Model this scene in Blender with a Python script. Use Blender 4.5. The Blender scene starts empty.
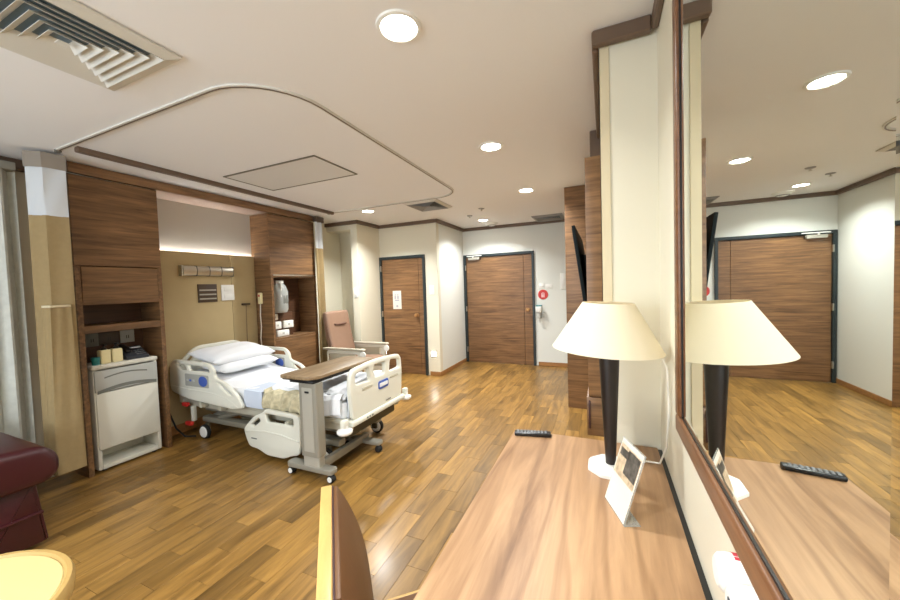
import bpy, bmesh, math, random
from mathutils import Vector, Matrix
random.seed(7)
S = bpy.context.scene
COL = S.collection
R = math.radians

# ---------------------------------------------------------------- camera, world, exposure
CAM_H = 1.5
cam_d = bpy.data.cameras.new('camera'); cam = bpy.data.objects.new('camera', cam_d); COL.objects.link(cam)
cam_d.sensor_width = 36.0; cam_d.lens = 353.0 / 900.0 * 36.0; cam_d.clip_start = 0.02
vx = Vector((0.91619371, 0.3994046, -0.0326352))
vu = Vector((0.01465902, 0.04798042, 0.9987407))
vf = Vector((-0.40046749, 0.91551835, -0.03810448))
M3 = Matrix((vx, vu, -vf)).transposed()
cam.matrix_world = Matrix.Translation((0, 0, CAM_H)) @ M3.to_4x4()
S.camera = cam
W = bpy.data.worlds.new('world'); S.world = W; W.use_nodes = True
W.node_tree.nodes['Background'].inputs[0].default_value = (0.80, 0.90, 1.0, 1)
W.node_tree.nodes['Background'].inputs[1].default_value = 9.0
S.view_settings.view_transform = 'Standard'; S.view_settings.look = 'None'
S.view_settings.gamma = 1.0; S.view_settings.use_curve_mapping = False
S.view_settings.exposure = 0.2
LAMP_W = 27.0            # power of one ceiling downlight
LAMP_COL = (0.95, 0.98, 0.97)

CEIL = 2.62

# ---------------------------------------------------------------- materials
MATS = {}
def srgb(r, g, b):
    f = lambda c: (c/255/12.92) if c/255 <= 0.04045 else ((c/255+0.055)/1.055)**2.4
    return (f(r), f(g), f(b), 1.0)
def new_mat(name):
    m = bpy.data.materials.new(name); m.use_nodes = True
    nt = m.node_tree; return m, nt, nt.nodes['Principled BSDF']
def plain(name, col, rough=0.5, metal=0.0, bump=0.0, bscale=80.0, var=0.0, vscale=6.0, spec=0.5, coat=0.0):
    m, nt, p = new_mat(name); N = nt.nodes; L = nt.links
    p.inputs['Base Color'].default_value = col; p.inputs['Roughness'].default_value = rough
    p.inputs['Metallic'].default_value = metal; p.inputs['Specular IOR Level'].default_value = spec
    p.inputs['Coat Weight'].default_value = coat
    tc = N.new('ShaderNodeTexCoord')
    if var > 0:
        n = N.new('ShaderNodeTexNoise'); n.inputs['Scale'].default_value = vscale; n.inputs['Detail'].default_value = 5
        L.new(tc.outputs['Object'], n.inputs['Vector'])
        r = N.new('ShaderNodeValToRGB'); c = Vector(col[:3])
        r.color_ramp.elements[0].position = 0.3; r.color_ramp.elements[1].position = 0.7
        r.color_ramp.elements[0].color = (*(c*(1-var)), 1); r.color_ramp.elements[1].color = (*[min(1, v) for v in (c*(1+var))], 1)
        L.new(n.outputs['Fac'], r.inputs['Fac']); L.new(r.outputs['Color'], p.inputs['Base Color'])
    if bump > 0:
        n2 = N.new('ShaderNodeTexNoise'); n2.inputs['Scale'].default_value = bscale; n2.inputs['Detail'].default_value = 3
        L.new(tc.outputs['Object'], n2.inputs['Vector'])
        b = N.new('ShaderNodeBump'); b.inputs['Strength'].default_value = bump; b.inputs['Distance'].default_value = 0.003
        L.new(n2.outputs['Fac'], b.inputs['Height']); L.new(b.outputs['Normal'], p.inputs['Normal'])
    MATS[name] = m; return m
def wood(name, dark, light, axis='x', rough=0.4, scale=1.0, stretch=14.0, contrast=(0.3, 0.7), rnd=0.0, coat=0.0, wave=0.0, pos=False, bands=0.0):
    m, nt, p = new_mat(name); N = nt.nodes; L = nt.links
    if pos:
        g = N.new('ShaderNodeNewGeometry'); src = g.outputs['Position']
    else:
        tc = N.new('ShaderNodeTexCoord'); src = tc.outputs['Object']
    mp = N.new('ShaderNodeMapping')
    s = {'x': (1, stretch, stretch), 'y': (stretch, 1, stretch), 'z': (stretch, stretch, 1)}[axis]
    mp.inputs['Scale'].default_value = [v*scale for v in s]
    L.new(src, mp.inputs['Vector'])
    vec = mp.outputs['Vector']; rsum = None
    if rnd > 0:
        oi = N.new('ShaderNodeObjectInfo'); ge = N.new('ShaderNodeNewGeometry')
        ad = N.new('ShaderNodeMath'); ad.operation = 'ADD'
        L.new(oi.outputs['Random'], ad.inputs[0]); L.new(ge.outputs['Random Per Island'], ad.inputs[1])
        fr = N.new('ShaderNodeMath'); fr.operation = 'FRACT'; L.new(ad.outputs[0], fr.inputs[0]); rsum = fr.outputs[0]
        mu = N.new('ShaderNodeMath'); mu.operation = 'MULTIPLY'; mu.inputs[1].default_value = 60; L.new(rsum, mu.inputs[0])
        cx = N.new('ShaderNodeCombineXYZ'); L.new(mu.outputs[0], cx.inputs[0]); L.new(mu.outputs[0], cx.inputs[2])
        va = N.new('ShaderNodeVectorMath'); va.operation = 'ADD'; L.new(vec, va.inputs[0]); L.new(cx.outputs[0], va.inputs[1])
        vec = va.outputs[0]
    n = N.new('ShaderNodeTexNoise'); n.inputs['Scale'].default_value = 1.6; n.inputs['Detail'].default_value = 8
    n.inputs['Roughness'].default_value = 0.62; n.inputs['Distortion'].default_value = 0.6
    L.new(vec, n.inputs['Vector'])
    r = N.new('ShaderNodeValToRGB')
    r.color_ramp.elements[0].position = contrast[0]; r.color_ramp.elements[1].position = contrast[1]
    r.color_ramp.elements[0].color = dark; r.color_ramp.elements[1].color = light
    fac = n.outputs['Fac']
    if wave > 0:
        n3 = N.new('ShaderNodeTexNoise'); n3.inputs['Scale'].default_value = 0.45; n3.inputs['Detail'].default_value = 2
        n3.inputs['Distortion'].default_value = 1.2
        L.new(vec, n3.inputs['Vector'])
        mx = N.new('ShaderNodeMix'); mx.data_type = 'FLOAT'; mx.inputs[0].default_value = wave
        L.new(n.outputs['Fac'], mx.inputs[2]); L.new(n3.outputs['Fac'], mx.inputs[3]); fac = mx.outputs[0]
    L.new(fac, r.inputs['Fac'])
    outc = r.outputs['Color']
    if bands > 0:
        mp2 = N.new('ShaderNodeMapping'); mp2.inputs['Scale'].default_value = {'x': (0.12, 1, 1), 'y': (1, 0.12, 1), 'z': (1, 1, 0.12)}[axis]
        L.new(src, mp2.inputs['Vector'])
        wv = N.new('ShaderNodeTexWave'); wv.wave_type = 'BANDS'; wv.bands_direction = 'X' if axis != 'x' else 'Y'
        wv.inputs['Scale'].default_value = 3.2; wv.inputs['Distortion'].default_value = 12.0; wv.inputs['Detail'].default_value = 3.0
        wv.inputs['Detail Scale'].default_value = 1.6; wv.inputs['Detail Roughness'].default_value = 0.6
        L.new(mp2.outputs['Vector'], wv.inputs['Vector'])
        r2 = N.new('ShaderNodeValToRGB'); r2.color_ramp.elements[0].position = 0.0; r2.color_ramp.elements[1].position = 0.35
        k_ = 1-bands; r2.color_ramp.elements[0].color = (k_, k_*0.95, k_*0.9, 1); r2.color_ramp.elements[1].color = (1, 1, 1, 1)
        L.new(wv.outputs['Fac'], r2.inputs['Fac'])
        ml = N.new('ShaderNodeMix'); ml.data_type = 'RGBA'; ml.blend_type = 'MULTIPLY'; ml.inputs[0].default_value = 1.0
        L.new(outc, ml.inputs[6]); L.new(r2.outputs['Color'], ml.inputs[7]); outc = ml.outputs[2]
    if rnd > 0:
        hs = N.new('ShaderNodeHueSaturation')
        mr = N.new('ShaderNodeMapRange'); mr.inputs['To Min'].default_value = 1 - rnd; mr.inputs['To Max'].default_value = 1 + rnd
        L.new(rsum, mr.inputs['Value']); L.new(mr.outputs[0], hs.inputs['Value'])
        L.new(outc, hs.inputs['Color']); outc = hs.outputs['Color']
    L.new(outc, p.inputs['Base Color'])
    p.inputs['Roughness'].default_value = rough; p.inputs['Coat Weight'].default_value = coat
    p.inputs['Coat Roughness'].default_value = 0.18
    b = N.new('ShaderNodeBump'); b.inputs['Strength'].default_value = 0.08; b.inputs['Distance'].default_value = 0.002
    L.new(n.outputs['Fac'], b.inputs['Height']); L.new(b.outputs['Normal'], p.inputs['Normal'])
    MATS[name] = m; return m
def emit(name, col, strength):
    m, nt, p = new_mat(name)
    p.inputs['Base Color'].default_value = col
    p.inputs['Emission Color'].default_value = col; p.inputs['Emission Strength'].default_value = strength
    MATS[name] = m; return m

plain('ceiling_paint', srgb(240, 239, 239), 0.6, bump=0.05, bscale=40)
plain('wall_cream', srgb(224, 218, 198), 0.55, bump=0.08, bscale=120)
plain('wall_white', srgb(226, 228, 222), 0.55, bump=0.08, bscale=120)
plain('wall_grey', srgb(150, 146, 134), 0.7, bump=0.1, bscale=120)
plain('guard', srgb(214, 200, 168), 0.45)
plain('cornice', srgb(104, 84, 68), 0.45)
plain('joint_dark', srgb(96, 68, 34), 0.8)
wood('floor_wood', srgb(88, 61, 23), srgb(164, 124, 63), 'y', rough=0.4, scale=1.1, stretch=9, contrast=(0.25, 0.75), rnd=0.27, coat=0.16, pos=True)
wood('door_wood', srgb(86, 59, 36), srgb(150, 110, 72), 'x', rough=0.38, scale=1.3, stretch=16)
wood('cab_wood', srgb(84, 58, 36), srgb(148, 110, 73), 'y', rough=0.4, scale=1.3, stretch=16)
wood('cab_wood_x', srgb(84, 58, 36), srgb(148, 110, 73), 'x', rough=0.4, scale=1.3, stretch=16)
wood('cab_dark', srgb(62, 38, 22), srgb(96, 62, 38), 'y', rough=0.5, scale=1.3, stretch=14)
wood('desk_wood', srgb(112, 76, 46), srgb(198, 158, 118), 'y', rough=0.45, scale=0.7, stretch=13, contrast=(0.28, 0.66), wave=0.35, bands=0.24)
wood('frame_wood', srgb(88, 54, 32), srgb(126, 84, 52), 'y', rough=0.35, scale=2, stretch=10)
wood('table_wood', srgb(122, 100, 74), srgb(158, 134, 102), 'y', rough=0.4, scale=2, stretch=10)
wood('chair_wood', srgb(182, 142, 80), srgb(206, 168, 104), 'y', rough=0.4, scale=2, stretch=8)
wood('base_wood', srgb(140, 96, 52), srgb(168, 120, 70), 'x', rough=0.45, scale=2, stretch=10)
plain('door_frame', srgb(38, 48, 50), 0.4)
plain('beige_panel', srgb(186, 166, 124), 0.7, bump=0.1, bscale=300, var=0.03)
plain('soffit_tan', srgb(164, 142, 126), 0.6)
plain('recess_shade', srgb(188, 182, 172), 0.6, bump=0.05)  # greyer than the wall paint: shade of the bed recess put into colour
plain('beige_panel_dark', srgb(160, 140, 98), 0.7, bump=0.1, bscale=300, var=0.03)
plain('curtain_beige', srgb(154, 132, 92), 0.85, bump=0.15, bscale=400, var=0.05, vscale=30)
plain('curtain_mesh', srgb(204, 207, 210), 0.85, bump=0.2, bscale=500)
plain('tape_grey', srgb(142, 132, 120), 0.8)
plain('curtain_silver', srgb(206, 206, 196), 0.38, bump=0.2, bscale=150, var=0.08, vscale=20)
plain('sheet_white', srgb(236, 238, 242), 0.8, bump=0.25, bscale=30)
plain('pad_blue', srgb(206, 216, 232), 0.8)
plain('blanket', srgb(200, 190, 158), 0.9, bump=0.5, bscale=60, var=0.26, vscale=22)
plain('bed_plastic', srgb(222, 221, 208), 0.4)
plain('bed_plastic_dark', srgb(190, 186, 168), 0.4)
plain('panel_grey', srgb(168, 168, 160), 0.4)
plain('badge_blue', srgb(60, 92, 176), 0.4)
plain('badge_white', srgb(232, 234, 238), 0.4)
plain('bed_metal', srgb(150, 146, 132), 0.4, 0.3)
plain('bed_dark', srgb(70, 64, 46), 0.6)
plain('grey_metal', srgb(150, 146, 134), 0.42, 0.2)
plain('grey_light', srgb(176, 172, 160), 0.4, 0.1)
plain('black_plastic', srgb(22, 22, 24), 0.35)
plain('button_grey', srgb(120, 122, 126), 0.5)
plain('red_plastic', srgb(200, 46, 40), 0.4)
plain('white_plastic', srgb(240, 240, 236), 0.35)
plain('cream_plastic', srgb(240, 228, 180), 0.4)
plain('teal_plastic', srgb(30, 120, 122), 0.4)
plain('phone_grey', srgb(52, 56, 64), 0.4)
plain('plaque_dark', srgb(74, 58, 44), 0.45)
plain('steel', srgb(200, 196, 186), 0.28, 1.0)
plain('chrome', srgb(210, 210, 205), 0.2, 1.0)
plain('bronze', srgb(196, 150, 100), 0.35, 0.8)
plain('bedside_white', srgb(226, 224, 212), 0.4)
plain('bedside_grey', srgb(188, 190, 186), 0.4)
plain('bedside_dark', srgb(118, 120, 114), 0.5)
plain('leather_maroon', srgb(58, 16, 22), 0.35, bump=0.15, bscale=60, var=0.1)
plain('leather_pink', srgb(140, 110, 90), 0.5, bump=0.1, bscale=60, var=0.04)
plain('leather_pink_dark', srgb(104, 74, 60), 0.6)
plain('leather_brown', srgb(96, 62, 32), 0.5, bump=0.1, bscale=60, var=0.1)
plain('arm_grey', srgb(176, 168, 150), 0.45)
plain('piping_dark', srgb(62, 34, 34), 0.5)
plain('table_cream', srgb(204, 184, 128), 0.4)
plain('table_rim', srgb(176, 144, 86), 0.4)
plain('lamp_black', srgb(34, 26, 22), 0.4)
plain('lamp_base', srgb(238, 238, 234), 0.25)
plain('track_grey', srgb(128, 124, 112), 0.4, 0.5)
plain('panel_ceiling', srgb(222, 220, 216), 0.55)
plain('vent_white', srgb(214, 212, 204), 0.45)
plain('vent_grey', srgb(150, 150, 148), 0.5)
plain('vent_deep', srgb(110, 126, 136), 0.7)
plain('paper', srgb(222, 214, 202), 0.7)
plain('paper_ink', srgb(168, 166, 172), 0.7)
plain('photo_dark', srgb(84, 80, 74), 0.4, var=0.6, vscale=60)
plain('photo_tan', srgb(200, 178, 148), 0.4, var=0.35, vscale=50)
plain('tv_dark', srgb(10, 20, 22), 0.65, spec=0.2)
plain('rubber', srgb(24, 24, 24), 0.7)
plain('cable_white', srgb(226, 222, 210), 0.5)
plain('cable_tan', srgb(140, 120, 86), 0.5)
plain('red_print', srgb(206, 60, 74), 0.5)
plain('sign_pale', srgb(240, 190, 190), 0.5)
emit('lamp_disc', (1.0, 0.95, 0.85, 1), 30.0)
emit('led', (0.97, 0.98, 1.0, 1), 58.0)
emit('night_light', (1.0, 0.95, 0.86, 1), 40.0)
# lampshade: thin translucent fabric
m, nt, p = new_mat('shade'); MATS['shade'] = m
p.inputs['Base Color'].default_value = srgb(248, 240, 218); p.inputs['Roughness'].default_value = 0.8
tr = nt.nodes.new('ShaderNodeBsdfTranslucent'); tr.inputs[0].default_value = srgb(248, 238, 212)
mx = nt.nodes.new('ShaderNodeMixShader'); mx.inputs[0].default_value = 0.35
nt.links.new(p.outputs[0], mx.inputs[1]); nt.links.new(tr.outputs[0], mx.inputs[2])
nt.links.new(mx.outputs[0], nt.nodes['Material Output'].inputs[0])
# mirror glass
m, nt, p = new_mat('mirror'); MATS['mirror'] = m
p.inputs['Base Color'].default_value = (0.80, 0.84, 0.79, 1); p.inputs['Metallic'].default_value = 1.0; p.inputs['Roughness'].default_value = 0.012
# clear acrylic
m, nt, p = new_mat('acrylic'); MATS['acrylic'] = m
tg = nt.nodes.new('ShaderNodeBsdfTransparent'); tg.inputs[0].default_value = (0.93, 0.95, 0.94, 1)
p.inputs['Base Color'].default_value = (0.8, 0.82, 0.8, 1); p.inputs['Roughness'].default_value = 0.1
wm = nt.nodes.new('ShaderNodeMixShader'); wm.inputs[0].default_value = 0.3
nt.links.new(tg.outputs[0], wm.inputs[1]); nt.links.new(p.outputs[0], wm.inputs[2]); nt.links.new(wm.outputs[0], nt.nodes['Material Output'].inputs[0])
m, nt, p = new_mat('window_glass'); MATS['window_glass'] = m
tg = nt.nodes.new('ShaderNodeBsdfTransparent'); gg = nt.nodes.new('ShaderNodeBsdfGlossy'); gg.inputs['Roughness'].default_value = 0.02
wm = nt.nodes.new('ShaderNodeMixShader'); wm.inputs[0].default_value = 0.06
nt.links.new(tg.outputs[0], wm.inputs[1]); nt.links.new(gg.outputs[0], wm.inputs[2]); nt.links.new(wm.outputs[0], nt.nodes['Material Output'].inputs[0])
m, nt, p = new_mat('clear_plastic'); MATS['clear_plastic'] = m
p.inputs['Base Color'].default_value = srgb(214, 218, 214); p.inputs['Roughness'].default_value = 0.25
p.inputs['Transmission Weight'].default_value = 0.45; p.inputs['IOR'].default_value = 1.2

# ---------------------------------------------------------------- mesh helpers
def rnd_poly(pts, rad, n=5):
    out = []; k = len(pts)
    for i in range(k):
        p0, p1, p2 = Vector(pts[i-1]), Vector(pts[i]), Vector(pts[(i+1) % k])
        a, b = p0-p1, p2-p1; r = rad[i] if isinstance(rad, (list, tuple)) else rad
        r = min(r, a.length*0.45, b.length*0.45)
        if r < 1e-5: out.append(tuple(p1)); continue
        s, e = p1+a.normalized()*r, p1+b.normalized()*r
        for j in range(n+1):
            t = j/n; q = s*(1-t)**2 + p1*2*t*(1-t) + e*t*t; out.append(tuple(q))
    return out
AX = {'x': lambda u, v, w: (w, u, v), 'y': lambda u, v, w: (u, w, v), 'z': lambda u, v, w: (u, v, w)}

class MB:
    def __init__(self): self.bm = bmesh.new()
    def _merge(self, b):
        me = bpy.data.meshes.new('tmp'); b.to_mesh(me); b.free(); self.bm.from_mesh(me); bpy.data.meshes.remove(me)
    def box(self, a, c, bev=0.0, seg=2, rot=None, piv=None):
        b = bmesh.new(); bmesh.ops.create_cube(b, size=1)
        lo = [min(a[i], c[i]) for i in range(3)]; hi = [max(a[i], c[i]) for i in range(3)]
        for v in b.verts: v.co = Vector([(lo[i]+hi[i])/2 + v.co[i]*(hi[i]-lo[i]) for i in range(3)])
        if bev > 0:
            bmesh.ops.bevel(b, geom=list(b.edges), offset=min(bev, 0.45*min(hi[i]-lo[i] for i in range(3))), segments=seg, affect='EDGES', profile=0.5)
        if rot is not None:
            pv = Vector(piv) if piv else Vector([(lo[i]+hi[i])/2 for i in range(3)])
            for v in b.verts: v.co = rot @ (v.co-pv) + pv
        self._merge(b); return self
    def prism(self, poly, axis, w0, w1, bev=0.0, seg=2):
        b = bmesh.new(); f = AX[axis]
        v0 = [b.verts.new(f(u, v, w0)) for u, v in poly]; v1 = [b.verts.new(f(u, v, w1)) for u, v in poly]
        b.faces.new(v0); b.faces.new(v1[::-1]); k = len(poly)
        for i in range(k): b.faces.new((v0[i], v1[i], v1[(i+1) % k], v0[(i+1) % k]))
        bmesh.ops.recalc_face_normals(b, faces=list(b.faces))
        if bev > 0: bmesh.ops.bevel(b, geom=[e for e in b.edges if e.calc_face_angle(0) > 0.6], offset=bev, segments=seg, affect='EDGES', profile=0.5)
        self._merge(b); return self
    def plate(self, outer, holes, axis, w, th, bev=0.004):
        cu = bpy.data.curves.new('tmp', 'CURVE'); cu.dimensions = '2D'; cu.fill_mode = 'BOTH'
        cu.extrude = max(th/2-bev, 0.0005); cu.bevel_depth = bev; cu.bevel_resolution = 2; cu.offset = -bev
        for pl in [outer]+list(holes):
            sp = cu.splines.new('POLY'); sp.points.add(len(pl)-1); sp.use_cyclic_u = True
            for q, (u, v) in zip(sp.points, pl): q.co = (u, v, 0, 1)
        o = bpy.data.objects.new('tmp', cu); COL.objects.link(o)
        dg = bpy.context.evaluated_depsgraph_get(); me = bpy.data.meshes.new_from_object(o.evaluated_get(dg))
        b = bmesh.new(); b.from_mesh(me); bpy.data.meshes.remove(me)
        bpy.data.objects.remove(o); bpy.data.curves.remove(cu)
        bmesh.ops.remove_doubles(b, verts=list(b.verts), dist=1e-5)
        for v in b.verts: v.co = Vector(AX[axis](v.co.x, v.co.y, w+v.co.z))
        bmesh.ops.recalc_face_normals(b, faces=list(b.faces))
        self._merge(b); return self
    def tube(self, pts, r, n=10, cap=True):
        b = bmesh.new(); P = [Vector(p) for p in pts]; rings = []; rr = r if isinstance(r, (list, tuple)) else [r]*len(P)
        up = None
        for i, p in enumerate(P):
            t = (P[min(i+1, len(P)-1)]-P[max(i-1, 0)]).normalized()
            if up is None:
                up = Vector((0, 0, 1)) if abs(t.z) < 0.9 else Vector((1, 0, 0))
            s = t.cross(up).normalized(); up = s.cross(t).normalized()
            rings.append([b.verts.new(p+(s*math.cos(2*math.pi*k/n)+up*math.sin(2*math.pi*k/n))*rr[i]) for k in range(n)])
        for a, c in zip(rings, rings[1:]):
            for k in range(n): b.faces.new((a[k], a[(k+1) % n], c[(k+1) % n], c[k]))
        if cap: b.faces.new(rings[0][::-1]); b.faces.new(rings[-1])
        bmesh.ops.recalc_face_normals(b, faces=list(b.faces)); self._merge(b); return self
    def lathe(self, prof, c, n=32, axis='z', phase=0.0, close=False):
        b = bmesh.new(); rings = []; F = {'z': lambda x, y, z: (x, y, z), 'x': lambda x, y, z: (z, x, y), 'y': lambda x, y, z: (x, z, y)}[axis]
        for r, z in prof:
            if r < 1e-6: rings.append([b.verts.new(Vector(c)+Vector(F(0, 0, z)))])
            else: rings.append([b.verts.new(Vector(c)+Vector(F(r*math.cos(2*math.pi*k/n+phase), r*math.sin(2*math.pi*k/n+phase), z))) for k in range(n)])
        prs = list(zip(rings, rings[1:]))
        if close: prs.append((rings[-1], rings[0]))
        for a, d in prs:
            for k in range(n):
                k2 = (k+1) % n
                if len(a) == 1 and len(d) == 1: continue
                if len(a) == 1: b.faces.new((a[0], d[k], d[k2]))
                elif len(d) == 1: b.faces.new((a[k], a[k2], d[0]))
                else: b.faces.new((a[k], a[k2], d[k2], d[k]))
        bmesh.ops.recalc_face_normals(b, faces=list(b.faces)); self._merge(b); return self
    def grid(self, fn, nu, nv, thick=0.0):
        b = bmesh.new(); V = [[b.verts.new(fn(i/nu, j/nv)) for j in range(nv+1)] for i in range(nu+1)]
        for i in range(nu):
            for j in range(nv): b.faces.new((V[i][j], V[i+1][j], V[i+1][j+1], V[i][j+1]))
        bmesh.ops.recalc_face_normals(b, faces=list(b.faces))
        if thick:
            bmesh.ops.solidify(b, geom=list(b.faces), thickness=thick)
        self._merge(b); return self
    def xf(self, mat):
        for v in self.bm.verts: v.co = mat @ v.co
        return self
    def build(self, name, mat, parent=None, smooth=True, ang=35):
        base = Vector((0, 0, 0)); q = parent
        while q is not None: base += Vector(q.location); q = q.parent
        for v in self.bm.verts: v.co -= base
        me = bpy.data.meshes.new(name); self.bm.to_mesh(me); self.bm.free()
        if smooth:
            me.shade_smooth(); me.set_sharp_from_angle(angle=R(ang))
        me.materials.append(MATS[mat]); o = bpy.data.objects.new(name, me); COL.objects.link(o)
        if parent: o.parent = parent
        return o
def tag(o, label=None, cat=None, group=None, kind=None):
    if label: o['label'] = label
    if cat: o['category'] = cat
    if group: o['group'] = group
    if kind: o['kind'] = kind
    return o
def thing(name, label, cat, loc, group=None):
    o = bpy.data.objects.new(name, None); COL.objects.link(o); o.location = loc; o.empty_display_size = 0.1
    return tag(o, label, cat, group)
def struct(name, mb, mat, label=None, cat=None, **k):
    o = mb.build(name, mat, None, **k); return tag(o, label, cat, None, 'structure')
def copy_tree(o, parent=None):
    c = o.copy(); COL.objects.link(c); c.parent = parent
    for ch in [x for x in bpy.data.objects if x.parent == o]: copy_tree(ch, c)
    return c
def bx(a, c, bev=0.0, seg=2): return MB().box(a, c, bev, seg)
def rect(u0, v0, u1, v1, r=0.0, n=5):
    p = [(u0, v0), (u1, v0), (u1, v1), (u0, v1)]
    return rnd_poly(p, r, n) if r else p

# ---------------------------------------------------------------- room shell
XL, XR, YB, YD = -4.30, 0.225, -1.8, 6.53
T = 0.12
fl = struct('floor', bx((XL-0.3, YB-0.1, -0.1), (XR+0.15, YD+0.15, -0.012)), 'joint_dark', 'warm oak strip floor laid along the length of the room', 'floor', smooth=False)
PW, PL = 0.125, 0.52
ext = [v for v in [1]]
cells = []
i0, i1 = math.floor((XL-0.06)/PW), math.ceil((XR)/PW)
for i in range(i0, i1):
    off = ((i*0.3819) % 1.0)*PL
    for j in range(math.floor((YB+off)/PL), math.ceil((YD+off)/PL)):
        x0, y0 = i*PW, j*PL-off
        cells.append((x0, y0))
def vis(c):
    x, y = c[0]+PW/2, c[1]+PL/2; d = Vector((x, y, -CAM_H)); z = d.dot(vf)
    if z < 0.3: return -1
    u, v = 450+353*d.dot(vx)/z, 300-353*d.dot(vu)/z
    if u < -40 or u > 905 or v > 640: return -1
    if x > -0.25 or (y < 1.9 and x > -0.42): return -1
    if (x < -4.0 and y < 4.6) or (x < -2.6 and y > 5.3): return -1
    if y < 1.3 and x < -3.4: return -1
    return 1/z
cells.sort(key=vis, reverse=True)
pm = None; G = 0.0007
def plank_bm(mb, x0, y0, y1, bev): mb.box((x0+G, y0+G, -0.02), (x0+PW-G, y1-G, 0.0), 0)
n_ind = 0; rest = MB()
for c in cells:
    y1 = min(c[1]+PL, YD+0.02)
    if vis(c) > 0 and n_ind < 300 and y1 == c[1]+PL:
        if pm is None:
            mb = MB(); b = mb.bm
            lo = (G, G); hi = (PW-G, PL-G); e = 0.0004
            vb = [b.verts.new((x, y, -0.012)) for x, y in ((lo[0], lo[1]), (hi[0], lo[1]), (hi[0], hi[1]), (lo[0], hi[1]))]
            vm = [b.verts.new((v.co.x, v.co.y, -e)) for v in vb]
            vt = [b.verts.new((x, y, 0)) for x, y in ((lo[0]+e, lo[1]+e), (hi[0]-e, lo[1]+e), (hi[0]-e, hi[1]-e), (lo[0]+e, hi[1]-e))]
            b.faces.new(vt)
            for A, B in ((vb, vm), (vm, vt)):
                for k in range(4): b.faces.new((A[k], A[(k+1) % 4], B[(k+1) % 4], B[k]))
            o = mb.build('plank', 'floor_wood', fl, smooth=False); pm = o.data
        else:
            o = bpy.data.objects.new('plank', pm); COL.objects.link(o); o.parent = fl
        o.location = (c[0], c[1], 0); n_ind += 1
    else:
        b = rest.bm
        vs = [b.verts.new(q) for q in ((c[0]+G, c[1]+G, 0), (c[0]+PW-G, c[1]+G, 0), (c[0]+PW-G, y1-G, 0), (c[0]+G, y1-G, 0))]
        vs2 = [b.verts.new((v.co.x, v.co.y, -0.012)) for v in vs]
        b.faces.new(vs)
        for k in range(4): b.faces.new((vs2[k], vs2[(k+1) % 4], vs[(k+1) % 4], vs[k]))
o = rest.build('plank_field', 'floor_wood', fl, smooth=False); o['kind'] = 'stuff'

struct('ceiling', bx((XL-0.3, YB-0.1, CEIL), (XR+0.15, YD+0.15, CEIL+0.1)), 'ceiling_paint', 'smooth off-white ceiling with recessed downlights', 'ceiling', smooth=False)
wl = MB(); wl.box((XL-T, YB, 0), (XL, 5.05, CEIL))
struct('wall_left', wl, 'wall_cream', 'cream wall behind the bed', 'wall', smooth=False)
WX0, WX1, WZ0, WZ1 = -3.6, -0.9, 0.9, 2.35
wk = MB(); wk.box((XL-T, YB-T, 0), (WX0, YB, CEIL)); wk.box((WX1, YB-T, 0), (XR+T, YB, CEIL)); wk.box((WX0, YB-T, 0), (WX1, YB, WZ0)); wk.box((WX0, YB-T, WZ1), (WX1, YB, CEIL))
wi = thing('added_window_1', 'wide added window, unseen behind the viewer, letting in fill daylight', 'window', ((WX0+WX1)/2, YB-0.06, WZ0)); wi['kind'] = 'structure'  # unseen window, added to brighten the ceiling and far walls
wfr = MB()
for k in range(4):
    x = WX0+(WX1-WX0)*k/3; wfr.box((x-0.025, YB-0.09, WZ0), (x+0.025, YB-0.03, WZ1), 0.004)
wfr.box((WX0, YB-0.09, WZ0), (WX1, YB-0.03, WZ0+0.05), 0.004); wfr.box((WX0, YB-0.09, WZ1-0.05), (WX1, YB-0.03, WZ1), 0.004)
wfr.build('window_frame', 'vent_white', wi)
for k in range(3):
    x = WX0+(WX1-WX0)*k/3; bx((x+0.025, YB-0.063, WZ0+0.05), (x+(WX1-WX0)/3-0.025, YB-0.057, WZ1-0.05)).build('pane', 'window_glass', wi, smooth=False)
pd = bpy.data.lights.new('window_portal', 'AREA'); pd.shape = 'RECTANGLE'; pd.size = WX1-WX0; pd.size_y = WZ1-WZ0; pd.cycles.is_portal = True
po = bpy.data.objects.new('window_portal', pd); COL.objects.link(po); po.location = ((WX0+WX1)/2, YB-T-0.02, (WZ0+WZ1)/2); po.rotation_euler = (R(90), 0, 0); po.parent = None
struct('wall_back', wk, 'wall_cream', 'cream wall behind the viewer', 'wall', smooth=False)
wr = MB(); wr.box((XR, YB, 0), (XR+T, 1.80, CEIL))
struct('wall_right', wr, 'wall_cream', 'cream wall carrying the mirror above the desk', 'wall', smooth=False)
wp = MB(); wp.prism([(-0.002, 1.80), (XR, 1.80), (XR+T, 1.80), (XR+T, YD), (-0.002, YD)], 'z', 0, CEIL)
wpo = struct('wall_pier', wp, 'wall_cream', 'cream projecting wall beside the lamp', 'wall', smooth=False)
MB().prism([(-0.005, 1.794), (0.034, 1.794), (0.034, 1.80), (-0.002, 1.80), (-0.002, 1.845), (-0.005, 1.845)], 'z', 0.0, CEIL-0.06).build('corner_guard', 'guard', wpo)
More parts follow.
